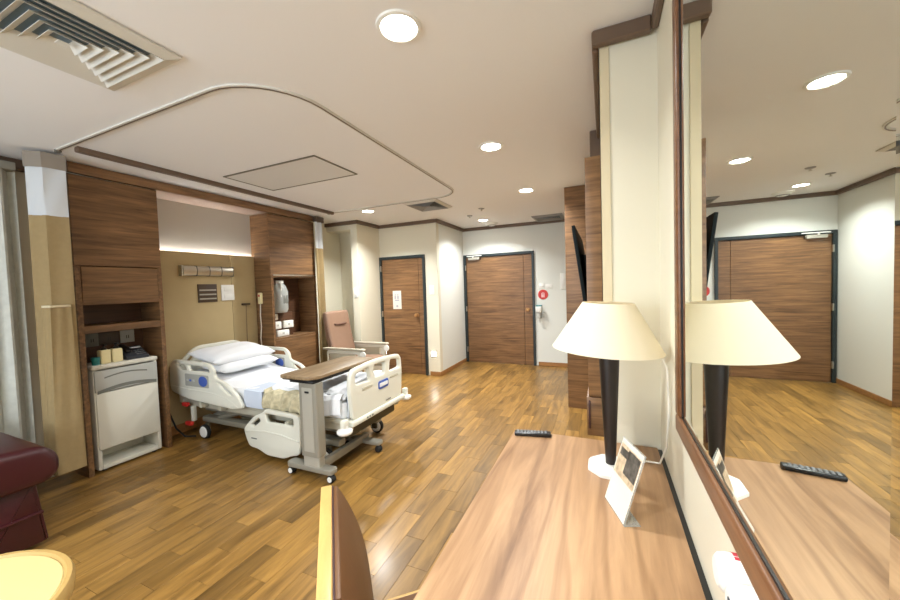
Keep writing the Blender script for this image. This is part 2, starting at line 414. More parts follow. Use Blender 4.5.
# far side: alcove, bathroom wall, block, door wall
wa = MB()
wa.box((-3.80, 4.70, 0), (-3.67, 5.32, CEIL)); wa.box((XL, 4.70, 2.49), (-3.80, 5.05, CEIL)); wa.box((XL, 5.02, 0), (-3.80, 5.12, CEIL))
struct('wall_alcove', wa, 'wall_cream', 'cream wall with a shallow alcove behind the armchair', 'wall', smooth=False)
wb = MB()
wb.box((-3.80, 5.32, 0), (-3.68, 5.42, CEIL)); wb.box((-3.68, 5.32, 2.06), (-2.765, 5.42, CEIL)); wb.box((-2.765, 5.32, 0), (-2.54, 5.42, CEIL))
wb.box((-3.68, 5.5, 0), (-2.76, 5.6, CEIL))
struct('wall_bathroom', wb, 'wall_cream', 'cream wall around the narrower wooden door', 'wall', smooth=False)
struct('wall_block', bx((-2.66, 5.42, 0), (-2.54, YD, CEIL)), 'wall_white', 'white side wall between the two doors', 'wall', smooth=False)
wd = MB(); wd.box((-2.66, YD, 0), (-2.53, YD+T, CEIL)); wd.box((-2.53, YD, 2.105), (-1.16, YD+T, CEIL)); wd.box((-1.16, YD, 0), (XR, YD+T, CEIL))
wd.box((-2.6, YD+T, 0), (-1.1, YD+T+0.05, 2.3))
struct('wall_far', wd, 'wall_white', 'white wall around the wide entrance door', 'wall', smooth=False)

# cornices
def cornice(n, a, c, label): struct('trim_%d' % n, bx(a, c, 0.006, 1), 'cornice', label, 'cornice')
CZ = CEIL-0.055
cornice(1, (-2.54, YD-0.05, CZ), (-0.4, YD, CEIL), 'dark brown cornice above the wide entrance door')
cornice(2, (-2.54, 5.27, CZ), (-2.49, YD-0.05, CEIL), 'dark brown cornice along the white side wall between doors')
cornice(3, (-3.62, 5.27, CZ), (-2.54, 5.32, CEIL), 'dark brown cornice above the narrower wooden door')
cornice(4, (-3.67, 4.65, CZ), (-3.62, 5.32, CEIL), 'dark brown cornice on the wall return behind the armchair')
cornice(5, (XL, 4.65, CZ), (-3.67, 4.70, CEIL), 'dark brown cornice above the alcove')
cornice(6, (-3.57, 1.33, CEIL-0.04), (-3.52, 4.02, CEIL), 'long dark brown drop trim in front of the headwall')
cornice(7, (-0.035, 1.752, CZ-0.01), (0.20, 1.79, CEIL), 'dark brown cornice on the pier end above the lamp')
cornice(8, (-0.035, 1.80, CZ-0.015), (-0.009, 2.87, CEIL), 'dark brown cornice running along the pier beside the wardrobe')
cornice(9, (-0.082, 2.87, 2.36), (-0.003, 4.39, CEIL), 'dark brown boxed cornice between the television panel and the wardrobe')
cornice(10, (0.20, YB, CZ-0.015), (XR, 1.755, CEIL), 'dark brown cornice above the mirror wall')
cornice(11, (XL, YB, CZ-0.03), (XL+0.06, 1.40, CEIL), 'dark brown cornice above the silver window curtain')
# baseboards
def baseb(side, a, c, label): struct('baseboard_'+side, bx(a, c, 0.004, 1), 'base_wood', label, 'baseboard')
baseb('far', (-1.12, YD-0.015, 0), (-0.44, YD, 0.07), 'brown baseboard right of the wide entrance door')
baseb('block', (-2.54, 5.32, 0), (-2.525, YD-0.015, 0.07), 'brown baseboard along the white side wall between doors')
baseb('bathroom', (-2.73, 5.305, 0), (-2.525, 5.32, 0.07), 'brown baseboard right of the narrower door')
baseb('alcove', (-3.67, 4.70, 0), (-3.655, 5.30, 0.07), 'brown baseboard on the wall return behind the armchair')

# ---------------------------------------------------------------- doors
def door(n, x0, x1, y, ztop, joint, knob_x, label):
    r = thing('door_%d' % n, label, 'door', ((x0+x1)/2, y, 0)); r['kind'] = 'structure'
    fw = 0.045; f = MB()
    f.box((x0, y-0.03, 0), (x0+fw, y+0.10, ztop), 0.004, 1); f.box((x1-fw, y-0.03, 0), (x1, y+0.10, ztop), 0.004, 1)
    f.box((x0+fw, y-0.03, ztop-fw), (x1-fw, y+0.10, ztop), 0.004, 1)
    f.build('door_frame', 'door_frame', r)
    bx((x0+fw+0.004, y+0.0, 0.006), (joint-0.002, y+0.045, ztop-fw-0.004), 0.002, 1).build('door_leaf', 'door_wood', r)
    bx((joint+0.002, y+0.0, 0.006), (x1-fw-0.004, y+0.045, ztop-fw-0.004), 0.002, 1).build('door_edge_strip', 'door_wood', r)
    k = MB(); k.lathe([(0, 0), (0.03, 0), (0.03, 0.012), (0.012, 0.016), (0.012, 0.04), (0.03, 0.05), (0.032, 0.065), (0.02, 0.08), (0, 0.082)], (0, 0, 0), 20, 'y')
    k.xf(Matrix.Translation((knob_x, y, 1.03)) @ Matrix.Scale(-1, 4, (0, 1, 0)))
    bmesh.ops.reverse_faces(k.bm, faces=list(k.bm.faces))
    k.build('knob', 'bronze', r)
    for z in (0.25, 1.05, 1.85):
        bx((x0+fw-0.012, y-0.036, z-0.05), (x0+fw+0.004, y-0.005, z+0.05), 0.003, 1).build('hinge', 'steel', r)
    return r
d1 = door(1, -3.68, -2.765, 5.32, 2.055, -2.90, -2.94, 'narrower brown wooden door with a white notice on it')
d2 = door(2, -2.53, -1.16, YD, 2.10, -1.36, -1.29, 'wide brown wooden entrance door with a closer at its top corner')
c = MB(); c.box((-2.42, YD-0.06, 2.0), (-2.2, YD-0.001, 2.05), 0.006); c.build('door_closer', 'grey_light', d2)
c = MB(); c.box((-2.44, YD-0.08, 2.065), (-2.14, YD-0.06, 2.08), 0.003); c.box((-2.33, YD-0.075, 2.04), (-2.31, YD-0.045, 2.07), 0.003); c.build('closer_arm', 'white_plastic', d2)
pst = thing('door_notice', 'white paper notice with small pictograms taped on the narrower door', 'notice', (-3.34, 5.318, 1.29))
bx((-3.425, 5.315, 1.135), (-3.255, 5.319, 1.455)).build('sheet', 'paper', pst)
for dx in (-0.035, 0.02):
    MB().lathe([(0, 0), (0.014, 0), (0.014, 0.001), (0, 0.001)], (-3.34+dx, 5.3135, 1.385), 12, 'y').build('pictogram', 'paper_ink', pst)
    bx((-3.357+dx, 5.3135, 1.31), (-3.323+dx, 5.3145, 1.368)).build('pictogram', 'paper_ink', pst)
bx((-3.385, 5.3135, 1.275), (-3.295, 5.3145, 1.30)).build('print_line', 'paper_ink', pst); bx((-3.36, 5.3135, 1.165), (-3.32, 5.3145, 1.205)).build('print_block', 'paper_ink', pst)

# wall fittings
def wallplate(name, label, cat, x, z, w, h, y, mat='white_plastic', rocker=True):
    r = thing(name, label, cat, (x, y, z))
    bx((x-w/2, y-0.01, z-h/2), (x+w/2, y, z+h/2), 0.003).build('plate', mat, r)
    if rocker: bx((x-w/4, y-0.014, z-h/4), (x+w/4, y-0.008, z+h/4), 0.002).build('rocker', mat, r)
    return r
wallplate('light_switch', 'white light switch right of the narrower wooden door', 'switch', -2.65, 1.45, 0.09, 0.16, 5.32)
nl = wallplate('night_light', 'glowing low night light on the wall right of the narrower door', 'night light', -2.655, 0.37, 0.10, 0.10, 5.32, rocker=False)
bx((-2.69, 5.303, 0.335), (-2.62, 5.309, 0.405), 0.002).build('lens', 'night_light', nl)
wallplate('light_switch', 'white light switch on the wall edge behind the armchair', 'switch', -3.735, 1.45, 0.08, 0.16, 4.70)
wallplate('room_control', 'small white control plate directly above the red round sign', 'switch', -1.04, 1.46, 0.09, 0.09, YD)
wallplate('key_slot', 'small cream plate right above the red round sign', 'switch', -0.91, 1.45, 0.12, 0.08, YD)
wallplate('thermostat', 'tall white control plate next to the wardrobe', 'switch', -0.665, 1.53, 0.09, 0.28, YD)
sg = thing('hand_sign', 'red round sign with a pale hand mark beside the entrance door', 'sign', (-1.015, YD, 1.30))
MB().lathe([(0, -0.008), (0.085, -0.008), (0.09, 0), (0, 0)], (-1.015, YD, 1.30), 32, 'y').build('disc', 'red_plastic', sg)
h = MB(); h.box((-1.045, YD-0.0105, 1.25), (-0.985, YD-0.008, 1.295), 0.001)
for k in range(4): h.box((-1.045+k*0.016, YD-0.0105, 1.295), (-1.034+k*0.016, YD-0.008, 1.345-abs(k-1.5)*0.01))
h.build('hand_mark', 'sign_pale', sg)
ds = thing('sanitizer_dispenser', 'small white hand sanitiser dispenser beside the entrance door', 'dispenser', (-1.085, YD, 1.0))
bx((-1.135, YD-0.10, 0.98), (-1.035, YD, 1.09), 0.015).build('housing', 'white_plastic', ds)
bx((-1.135, YD-0.085, 1.09), (-1.035, YD, 1.11), 0.006).build('cap', 'teal_plastic', ds)
bx((-1.115, YD-0.08, 0.87), (-1.055, YD-0.01, 0.98), 0.01).build('bottle', 'bedside_grey', ds)
bx((-1.04, YD-0.05, 0.9), (-1.0, YD-0.0, 0.99), 0.008).build('drip_tray', 'bedside_grey', ds)

# ---------------------------------------------------------------- ceiling fittings
def downlight(x, y, label, dim=1.0):
    r = thing('downlight', label, 'downlight', (x, y, CEIL), 'recessed ceiling downlights')
    MB().lathe([(0.075, 0.0), (0.098, 0.0), (0.095, -0.008), (0.08, -0.010), (0.075, -0.004)], (x, y, CEIL), 32, close=True).build('trim_ring', 'white_plastic', r)
    MB().lathe([(0, -0.003), (0.076, -0.003), (0.076, 0.0), (0, 0.0)], (x, y, CEIL), 32).build('lens', 'lamp_disc', r)
    ld = bpy.data.lights.new('downlight_lamp', 'AREA'); ld.shape = 'DISK'; ld.size = 0.15; ld.energy = LAMP_W*dim; ld.color = LAMP_COL
    ld.spread = R(135)
    lo = bpy.data.objects.new('downlight_lamp', ld); COL.objects.link(lo); lo.parent = r; lo.location = (0, 0, -0.012)
    return r
downlight(-0.79, 1.354, 'large bright downlight at the top, nearest the viewer', 0.62)
downlight(-0.82, 2.80, 'bright downlight second from the viewer in the row beside the pier', 0.85)
downlight(-0.836, 4.28, 'bright downlight third from the viewer, nearest the wardrobe')
downlight(-1.884, 5.83, 'small bright downlight in front of the wide entrance door', 1.0)
downlight(-3.085, 4.225, 'bright downlight above the pink-brown armchair', 1.6)
for x, y, l in ((-0.79, -0.1, 'downlight behind the viewer near the mirror wall'), (-2.3, -0.5, 'added unseen downlight behind the viewer in mid room')):  # first continues the row; the mid-room one is added fill, out of view
    downlight(x, y, l, 0.8)

def diffuser(x0, x1, y0, y1, label, rings, m_f, m_l):
    r = thing('air_diffuser', label, 'air vent', ((x0+x1)/2, (y0+y1)/2, CEIL), 'square ceiling air diffusers')
    cx, cy, hx, hy = (x0+x1)/2, (y0+y1)/2, (x1-x0)/2, (y1-y0)/2
    def ring(o, i, zo, zi, th):
        mb = MB(); b = mb.bm
        def loop(s, z): return [b.verts.new((cx+a*hx*s, cy+d*hy*s, z)) for a, d in ((-1, -1), (1, -1), (1, 1), (-1, 1))]
        A, B, C, D = loop(o, zo), loop(i, zi), loop(i, zi+th), loop(o, zo+th)
        for P, Q in ((A, B), (B, C), (C, D), (D, A)):
            for k in range(4): b.faces.new((P[k], P[(k+1) % 4], Q[(k+1) % 4], Q[k]))
        bmesh.ops.recalc_face_normals(b, faces=list(b.faces)); return mb
    ring(1.0, 0.84, CEIL-0.012, CEIL-0.030, 0.009).build('frame', m_f, r, smooth=False)
    bx((cx-hx*0.9, cy-hy*0.9, CEIL-0.004), (cx+hx*0.9, cy+hy*0.9, CEIL-0.001)).build('throat', 'vent_deep', r, smooth=False)
    st = 0.84/(rings+0.6)
    for k in range(rings):
        o = 0.84-k*st
        ring(o-0.005, o-st*0.80, CEIL-0.032, CEIL-0.008, 0.003).build('louvre', m_l, r, smooth=False)
    s = 0.84-rings*st
    bx((cx-hx*s*0.8, cy-hy*s*0.8, CEIL-0.034), (cx+hx*s*0.8, cy+hy*s*0.8, CEIL-0.030)).build('core_plate', m_l, r, smooth=False)
    return r
diffuser(-2.40, -1.80, 0.47, 1.07, 'large white square air diffuser in the top corner of the ceiling', 6, 'vent_white', 'vent_white')
diffuser(-2.42, -1.93, 4.06, 4.60, 'grey square air diffuser beside the end of the curtain track', 6, 'vent_white', 'vent_grey')
diffuser(-1.09, -0.60, 5.95, 6.46, 'grey square air diffuser beside the wardrobe top', 6, 'vent_grey', 'vent_grey')
ap = thing('access_panel', 'rectangular grey-edged ceiling access panel above the bed', 'access panel', (-2.74, 2.55, CEIL))
bx((-3.295, 2.285, CEIL-0.006), (-2.185, 2.815, CEIL-0.001)).build('panel', 'panel_ceiling', ap, smooth=False)
f = MB()
for a, c in (((-3.31, 2.27), (-2.17, 2.285)), ((-3.31, 2.815), (-2.17, 2.83)), ((-3.31, 2.285), (-3.295, 2.815)), ((-2.185, 2.285), (-2.17, 2.815))):
    f.box((a[0], a[1], CEIL-0.010), (c[0], c[1], CEIL), 0.002, 1)
f.build('frame', 'track_grey', ap)
sd = thing('smoke_detector', 'round white smoke detector on the ceiling by the entrance door', 'detector', (-1.85, 6.22, CEIL))
MB().lathe([(0, -0.045), (0.06, -0.045), (0.09, -0.03), (0.11, -0.012), (0.12, 0), (0, 0)], (-1.85, 6.22, CEIL), 32).build('body', 'white_plastic', sd)
MB().lathe([(0.066, -0.0425), (0.078, -0.037), (0.078, -0.042), (0.066, -0.047)], (-1.85, 6.22, CEIL), 32, close=True).build('vent_ring', 'vent_grey', sd)
for x, y, l in ((-1.62, 4.95, 'tiny ceiling sprinkler left of the wardrobe nearer the viewer'), (-1.95, 5.35, 'tiny ceiling sprinkler nearer the entrance downlight')):
    sp = thing('sprinkler', l, 'sprinkler', (x, y, CEIL), 'ceiling sprinklers')
    MB().lathe([(0, -0.008), (0.04, -0.008), (0.045, 0), (0, 0)], (x, y, CEIL), 20).build('rosette', 'vent_grey', sp)
    MB().lathe([(0, -0.035), (0.016, -0.035), (0.016, -0.03), (0.006, -0.028), (0.006, -0.006), (0, -0.006)], (x, y, CEIL), 12).build('head', 'steel', sp)
# curtain track on the ceiling
pts = []
xa, ya, yb, rr, r2 = -1.56, 1.30, 4.04, 0.40, 0.30
pts += [(-3.72, ya), (-2.8, ya)] + [(xa-rr+rr*math.sin(R(a)), ya+rr-rr*math.cos(R(a))) for a in range(0, 91, 10)]
xa = -1.585
pts += [(xa-r2+r2*math.cos(R(a)), yb-r2+r2*math.sin(R(a))) for a in range(0, 91, 10)] + [(-2.8, yb), (-3.62, yb)]
ct = thing('curtain_track', 'thin grey curtain track curving around the bed on the ceiling', 'curtain track', (-2.6, 2.67, CEIL))
def ribbon(mb, pl, z0, z1, hw):
    b = mb.bm; prev = None; n = len(pl)
    for i in range(n):
        p = Vector(pl[i]); t = (Vector(pl[min(i+1, n-1)])-Vector(pl[max(i-1, 0)])).normalized(); s = Vector((-t.y, t.x))*hw
        cur = [b.verts.new((p.x+s.x, p.y+s.y, z0)), b.verts.new((p.x-s.x, p.y-s.y, z0)), b.verts.new((p.x-s.x, p.y-s.y, z1)), b.verts.new((p.x+s.x, p.y+s.y, z1))]
        if prev:
            for k in range(4): b.faces.new((prev[k], prev[(k+1) % 4], cur[(k+1) % 4], cur[k]))
        else: b.faces.new(cur)
        prev = cur
    b.faces.new(prev[::-1]); bmesh.ops.recalc_face_normals(b, faces=list(b.faces)); return mb
rl_ = ribbon(MB(), pts, CEIL-0.010, CEIL, 0.016).build('rail', 'vent_white', ct)
ribbon(MB(), pts, CEIL-0.0125, CEIL-0.0102, 0.0042).build('slot', 'cornice', rl_)  # dark strip along the slot paints the track's shadow line
for (x, y) in ((-3.73, ya), (-3.63, yb)):
    bx((x-0.02, y-0.016, CEIL-0.022), (x+0.02, y+0.016, CEIL), 0.003).build('end_stop', 'track_grey', ct)

# ---------------------------------------------------------------- headwall joinery
XF = -3.96; HB = XL
def tall_cab(label, y0, y1, parts, nich):
    r = thing('headwall_cabinet', label, 'cabinet', ((XF+HB)/2, (y0+y1)/2, 0), 'tall cabinets either side of the bed')
    zt = parts[0][1]-0.004
    for ya, yb in ((y0, y0+0.035), (y1-0.035, y1)):
        MB().prism([(HB+0.001, 0), (XF, 0), (XF, zt), (XF-0.021, zt), (XF-0.021, 2.525), (HB+0.001, 2.525)], 'y', ya, yb).build('side_panel', 'cab_wood_x', r)
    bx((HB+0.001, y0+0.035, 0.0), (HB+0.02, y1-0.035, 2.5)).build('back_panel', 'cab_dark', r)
    for nm, z0, z1, xo in parts:
        e_ = 0.0 if nm == 'door' else 0.038
        bx((XF-0.02, y0+e_, z0), (XF+xo, y1-e_, z1), 0.002, 1).build(nm, 'cab_wood', r)
    for z0, z1 in nich:
        bx((HB+0.02, y0+0.035, z0), (XF-0.004, y1-0.035, z1), 0.002, 1).build('shelf', 'cab_wood', r)
    return r
cabL = tall_cab('tall brown cabinet with open niche left of the bed', 1.425, 2.045, [('door', 1.775, 2.52, 0.0), ('flap_door', 1.465, 1.765, 0.006)], [(1.205, 1.265), (1.445, 1.465)])
cabR = tall_cab('tall brown cabinet with equipment niche right of the bed', 3.28, 4.06, [('door', 1.735, 2.52, 0.0), ('lower_door', 0.02, 0.86, 0.0)], [(0.862, 0.89), (1.70, 1.725)])
bx((XF-0.02, 3.32, 1.715), (XF+0.004, 4.02, 1.733), 0.002).build('handle_rail', 'steel', cabR)
hd = thing('headwall_header', 'brown wooden header board running over the bed recess', 'header', (XF, 2.74, 2.53))
bx((XF-0.03, 1.425, 2.53), (XF+0.012, 4.06, 2.612), 0.003).build('board', 'cab_wood', hd)
bx((HB, 2.05, 2.53), (XF-0.03, 3.275, 2.55)).build('soffit', 'soffit_tan', hd)
hp = thing('headboard_panel', 'beige padded wall panel behind the bed head', 'wall panel', (-4.27, 2.66, 0.1))
bx((HB+0.03, 2.05, 0.10), (-4.25, 2.945, 1.98), 0.004).build('panel', 'beige_panel', hp)
bx((HB+0.03, 2.949, 0.10), (-4.25, 3.275, 1.98), 0.004).build('panel', 'beige_panel', hp)
bx((HB+0.001, 2.05, 0.10), (HB+0.03, 3.275, 1.9)).build('backing', 'joint_dark', hp)
bx((HB+0.001, 2.05, 1.947), (HB+0.003, 3.275, 2.528)).build('upper_shade_panel', 'recess_shade', hp)  # grey sheet over the wall, painting the shade where downlights don't reach
bx((HB+0.001, 2.05, 0.0), (-4.262, 3.275, 0.10)).build('plinth', 'base_wood', hp)
le = thing('cove_light', 'hidden strip light glowing above the beige headboard panel', 'strip light', (-4.28, 2.66, 1.94))
bx((HB+0.002, 2.08, 1.925), (HB+0.028, 3.25, 1.94)).build('channel', 'steel', le)
bx((HB+0.004, 2.08, 1.9402), (HB+0.026, 3.25, 1.946)).build('diffuser', 'led', le)
# reading lamp
rl = thing('bed_head_lamp', 'brushed steel lamp bar on the beige panel over the bed', 'wall lamp', (-4.25, 2.65, 1.77))
b_ = MB()
b_.prism(rnd_poly([(-4.25, 1.715), (-4.19, 1.715), (-4.175, 1.77), (-4.19, 1.825), (-4.25, 1.825)], 0.02), 'y', 2.37, 2.93, 0.0)
b_.build('housing', 'steel', rl)
for k in range(3):
    y = 2.37+0.14*(k+1)
    MB().prism(rnd_poly([(-4.25, 1.712), (-4.187, 1.712), (-4.172, 1.77), (-4.187, 1.828), (-4.25, 1.828)], 0.02), 'y', y-0.005, y+0.005).build('band', 'bedside_dark', rl)
bx((-4.25, 2.355, 1.71), (-4.19, 2.37, 1.83), 0.004).build('end_cap', 'steel', rl); bx((-4.25, 2.93, 1.71), (-4.19, 2.945, 1.83), 0.004).build('end_cap', 'bedside_dark', rl)
pq = thing('outlet_plaque', 'dark brown medical outlet plaque with three pale stripes', 'outlet', (-4.25, 2.65, 1.51))
bx((-4.25, 2.54, 1.41), (-4.235, 2.755, 1.62), 0.003).build('plate', 'plaque_dark', pq)
for z in (1.45, 1.50, 1.55): bx((-4.236, 2.552, z-0.008), (-4.231, 2.743, z+0.008), 0.002).build('stripe', 'grey_light', pq)
wallp = thing('switch_plate', 'white square switch plate beside the dark outlet plaque', 'switch', (-4.25, 2.89, 1.51))
bx((-4.25, 2.81, 1.42), (-4.238, 2.97, 1.61), 0.004).build('plate', 'white_plastic', wallp)
for z in (1.47, 1.56): bx((-4.24, 2.84, z-0.028), (-4.234, 2.94, z+0.028), 0.003).build('rocker', 'white_plastic', wallp)
hk = thing('cable_hook', 'small dark hook with a thin cord hanging on the beige panel', 'hook', (-4.25, 3.11, 1.36))
bx((-4.25, 3.06, 1.345), (-4.21, 3.16, 1.372), 0.006).build('bracket', 'plaque_dark', hk)
MB().tube([(-4.225, 3.11, 1.35), (-4.228, 3.105, 1.1), (-4.225, 3.10, 0.84)], 0.006, 8).build('cord', 'cable_tan', hk)
hs = thing('call_handset', 'white nurse call handset hanging on the side of the right cabinet', 'handset', (-4.15, 3.28, 1.42))
bx((-4.185, 3.245, 1.35), (-4.125, 3.2805, 1.50), 0.012).build('body', 'cream_plastic', hs)
MB().lathe([(0, -0.004), (0.013, -0.004), (0.015, 0), (0, 0)], (-4.155, 3.245, 1.46), 16, 'y').build('button', 'red_plastic', hs)
MB().tube([(-4.155, 3.262, 1.35), (-4.165, 3.26, 1.2), (-4.16, 3.262, 1.05), (-4.185, 3.265, 0.9), (-4.18, 3.268, 0.78)], 0.007, 8).build('cord', 'cable_white', hs)

wo = thing('wall_outlet', 'white outlet low on the wall beside the bed head', 'socket', (-4.25, 2.11, 0.36))
bx((-4.25, 2.06, 0.31), (-4.232, 2.16, 0.41), 0.004).build('plate', 'white_plastic', wo)
bx((-4.233, 2.085, 0.335), (-4.19, 2.135, 0.385), 0.006).build('plug', 'black_plastic', wo)
# right niche equipment
eq = thing('suction_jar', 'clear plastic suction jar hanging in the right cabinet niche', 'jar', (-4.10, 3.50, 1.20))
MB().lathe([(0, 1.22), (0.085, 1.22), (0.105, 1.26), (0.11, 1.50), (0.085, 1.58), (0.05, 1.62), (0, 1.62)], (-4.08, 3.50, 0), 24).build('jar', 'clear_plastic', eq)
MB().lathe([(0, 1.62), (0.06, 1.62), (0.06, 1.655), (0.03, 1.66), (0, 1.66)], (-4.08, 3.50, 0), 24).build('lid', 'white_plastic', eq)
MB().tube([(-4.05, 3.50, 1.655), (-4.0, 3.46, 1.6), (-3.99, 3.45, 1.45), (-4.0, 3.47, 1.30)], 0.008, 8).build('hose', 'cable_white', eq)
bx((-4.28, 3.44, 1.30), (-4.18, 3.56, 1.52), 0.006).build('bracket', 'bedside_grey', eq)
bx((-4.03, 3.47, 1.34), (-3.972, 3.55, 1.46), 0.01).build('gauge', 'bedside_dark', eq)
for k, (y, z, w, h, l) in enumerate(((3.395, 1.165, 0.10, 0.08, 'topmost small white socket in the right cabinet niche'), (3.43, 1.05, 0.13, 0.10, 'left white socket of the pair in the right cabinet niche'),
                                  (3.62, 1.05, 0.16, 0.10, 'right white socket of the pair in the right cabinet niche'), (3.52, 0.935, 0.2, 0.085, 'lowest white socket in the right cabinet niche'))):
    so = thing('wall_socket', l, 'socket', (-4.06, y, z), 'white sockets in the right niche')
    bx((-4.10, y-w/2, z-h/2), (-4.06, y+w/2, z+h/2), 0.008).build('body', 'white_plastic', so)
    q = MB(); q.box((-4.061, y-0.012, z-0.015), (-4.058, y-0.006, z+0.012)); q.box((-4.061, y+0.006, z-0.015), (-4.058, y+0.012, z+0.012)); q.build('slot', 'bedside_dark', so)
eb = thing('socket_panel', 'brown upright board carrying sockets inside the right niche', 'panel', (-4.2, 3.55, 0.89))
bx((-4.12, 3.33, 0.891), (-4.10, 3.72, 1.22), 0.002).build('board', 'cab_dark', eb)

# ---------------------------------------------------------------- bedside cabinet and what stands on it
bs = thing('bedside_cabinet', 'white bedside cabinet with curved grey drawers left of the bed', 'bedside cabinet', (-4.1, 1.72, 0))
Y0, Y1, XB, XC = 1.495, 1.965, -4.25, -3.975
b_ = MB(); b_.box((XB, Y0, 0.02), (XC, Y0+0.03, 0.885), 0.008); b_.box((XB, Y1-0.03, 0.02), (XC, Y1, 0.885), 0.008)
b_.box((XB, Y0+0.03, 0.02), (XC, Y1-0.03, 0.055), 0.004); b_.box((XB, Y0+0.03, 0.055), (XB+0.02, Y1-0.03, 0.885)); b_.box((XB, Y0+0.03, 0.19), (XC-0.02, Y1-0.03, 0.21))
b_.build('body', 'bedside_white', bs)
bx((XB, Y0-0.006, 0.885), (XC+0.012, Y1+0.006, 0.925), 0.014, 3).build('top', 'bedside_white', bs)
d_ = bx((XC-0.02, Y0+0.006, 0.69), (XC+0.014, Y1-0.006, 0.875), 0.008).build('drawer', 'bedside_grey', bs)
def arc_strip(z, sag, th, y0, y1, xx):
    pl = [(y0+(y1-y0)*t/14, z+sag*math.sin(math.pi*t/14)) for t in range(15)]
    return MB().prism(pl+[(a, c-th) for a, c in pl[::-1]], 'x', xx-0.004, xx+0.002)
arc_strip(0.815, 0.022, 0.012, Y0+0.07, Y1-0.09, XC+0.014).build('pull_groove', 'bedside_dark', d_)
arc_strip(0.705, 0.030, 0.028, Y0+0.02, Y1-0.02, XC+0.014).build('pull_groove', 'bedside_dark', d_)
bx((XC-0.02, Y0+0.01, 0.195), (XC+0.010, Y1-0.01, 0.682), 0.006).build('door', 'bedside_white', bs)
for y in (Y0+0.05, Y1-0.05):
    for x in (XB+0.04, XC-0.04): MB().lathe([(0, 0), (0.018, 0), (0.018, 0.02), (0, 0.02)], (x, y, 0.0), 12).build('foot', 'rubber', bs)
for y, l in ((1.60, 'cream pump bottle on the bedside cabinet, nearer the curtain'), (1.685, 'cream pump bottle on the bedside cabinet, nearer the phone')):
    bt = thing('pump_bottle', l, 'bottle', (-4.03, y, 0.925), 'cream pump bottles on the bedside cabinet')
    bx((-4.065, y-0.036, 0.925), (-3.995, y+0.036, 1.045), 0.012, 3).build('bottle', 'cream_plastic', bt)
    MB().lathe([(0, 1.045), (0.02, 1.045), (0.02, 1.06), (0.008, 1.065), (0.008, 1.085), (0, 1.085)], (-4.03, y, 0), 16).build('collar', 'black_plastic', bt)
    bx((-4.045, y-0.01, 1.08), (-3.99, y+0.01, 1.095), 0.004).build('pump_head', 'black_plastic', bt)
cp = thing('cup', 'small teal cup at the corner of the bedside cabinet', 'cup', (-4.01, 1.535, 0.925))
MB().lathe([(0, 0.925), (0.024, 0.925), (0.03, 0.99), (0.027, 0.99), (0.022, 0.93), (0, 0.93)], (-4.01, 1.535, 0), 20).build('body', 'teal_plastic', cp)
ph = thing('telephone', 'dark grey desk telephone on the bedside cabinet', 'telephone', (-4.05, 1.83, 0.925))
MB().prism([(-4.16, 0.925), (-3.99, 0.925), (-3.99, 0.95), (-4.14, 1.03), (-4.16, 1.03)], 'y', 1.745, 1.915, 0.004).build('base', 'phone_grey', ph)
MB().prism(rnd_poly([(-4.155, 1.032), (-4.03, 0.985), (-4.02, 1.01), (-4.05, 1.025), (-4.12, 1.05), (-4.145, 1.065)], 0.008), 'y', 1.755, 1.795, 0.003).build('handset', 'black_plastic', ph)
rot = Matrix.Rotation(math.atan2(0.08, 0.15), 3, 'Y')
bx((-4.13, 1.825, 1.004), (-4.09, 1.895, 1.012)).xf(Matrix.Translation((0, 0, 0.012))).build('display', 'badge_white', ph)
for i in range(3):
    for j in range(3):
        x = -4.07+i*0.026; z = 0.95+( -3.99-x)*0.533
        bx((x-0.008, 1.83+j*0.026, z-0.002), (x+0.008, 1.848+j*0.026, z+0.005), 0.002, 1).build('key', 'button_grey', ph)
for y, w, m, l in ((1.53, 0.09, 'bedside_dark', 'grey socket plate at the left of the niche behind the bottles'), (1.65, 0.15, 'plaque_dark', 'brown double socket plate behind the pump bottles'), (1.79, 0.11, 'bedside_grey', 'pale grey socket plate above the telephone')):
    so = thing('niche_socket', l, 'socket', (-4.28, y+0.09, 1.12), 'socket plates at the back of the left niche')
    bx((-4.28, y+0.09-w/2, 1.06), (-4.268, y+0.09+w/2, 1.18), 0.003).build('plate', m, so)
    q = MB(); q.box((-4.27, y+0.08, 1.10), (-4.266, y+0.085, 1.13)); q.box((-4.27, y+0.095, 1.10), (-4.266, y+0.10, 1.13)); q.build('slot', 'black_plastic', so)

# ---------------------------------------------------------------- hospital bed
BC = 2.65
bed = thing('hospital_bed', 'cream hospital bed with raised head rails and lowered near foot rail', 'hospital bed', (-3.05, BC, 0))
hb = MB()
hb.plate(rnd_poly([(2.26, 0.42), (2.215, 0.76), (2.40, 0.94), (2.90, 0.94), (3.085, 0.76), (3.04, 0.42)], [0.04, 0.09, 0.09, 0.09, 0.09, 0.04]),
         [rnd_poly([(2.30, 0.79), (2.335, 0.77), (2.415, 0.855), (2.40, 0.89)], 0.015), rnd_poly([(3.0, 0.79), (2.965, 0.77), (2.885, 0.855), (2.90, 0.89)], 0.015)], 'x', -4.13, 0.045, 0.014)
hb.build('headboard', 'bed_plastic', bed)
fbh = [rnd_poly([(2.325, 0.80), (2.50, 0.822), (2.53, 0.70), (2.315, 0.715)], 0.03), rnd_poly([(2.57, 0.822), (2.765, 0.822), (2.745, 0.712), (2.585, 0.712)], 0.03), rnd_poly([(2.84, 0.822), (3.0, 0.80), (3.012, 0.715), (2.82, 0.71)], 0.03)]
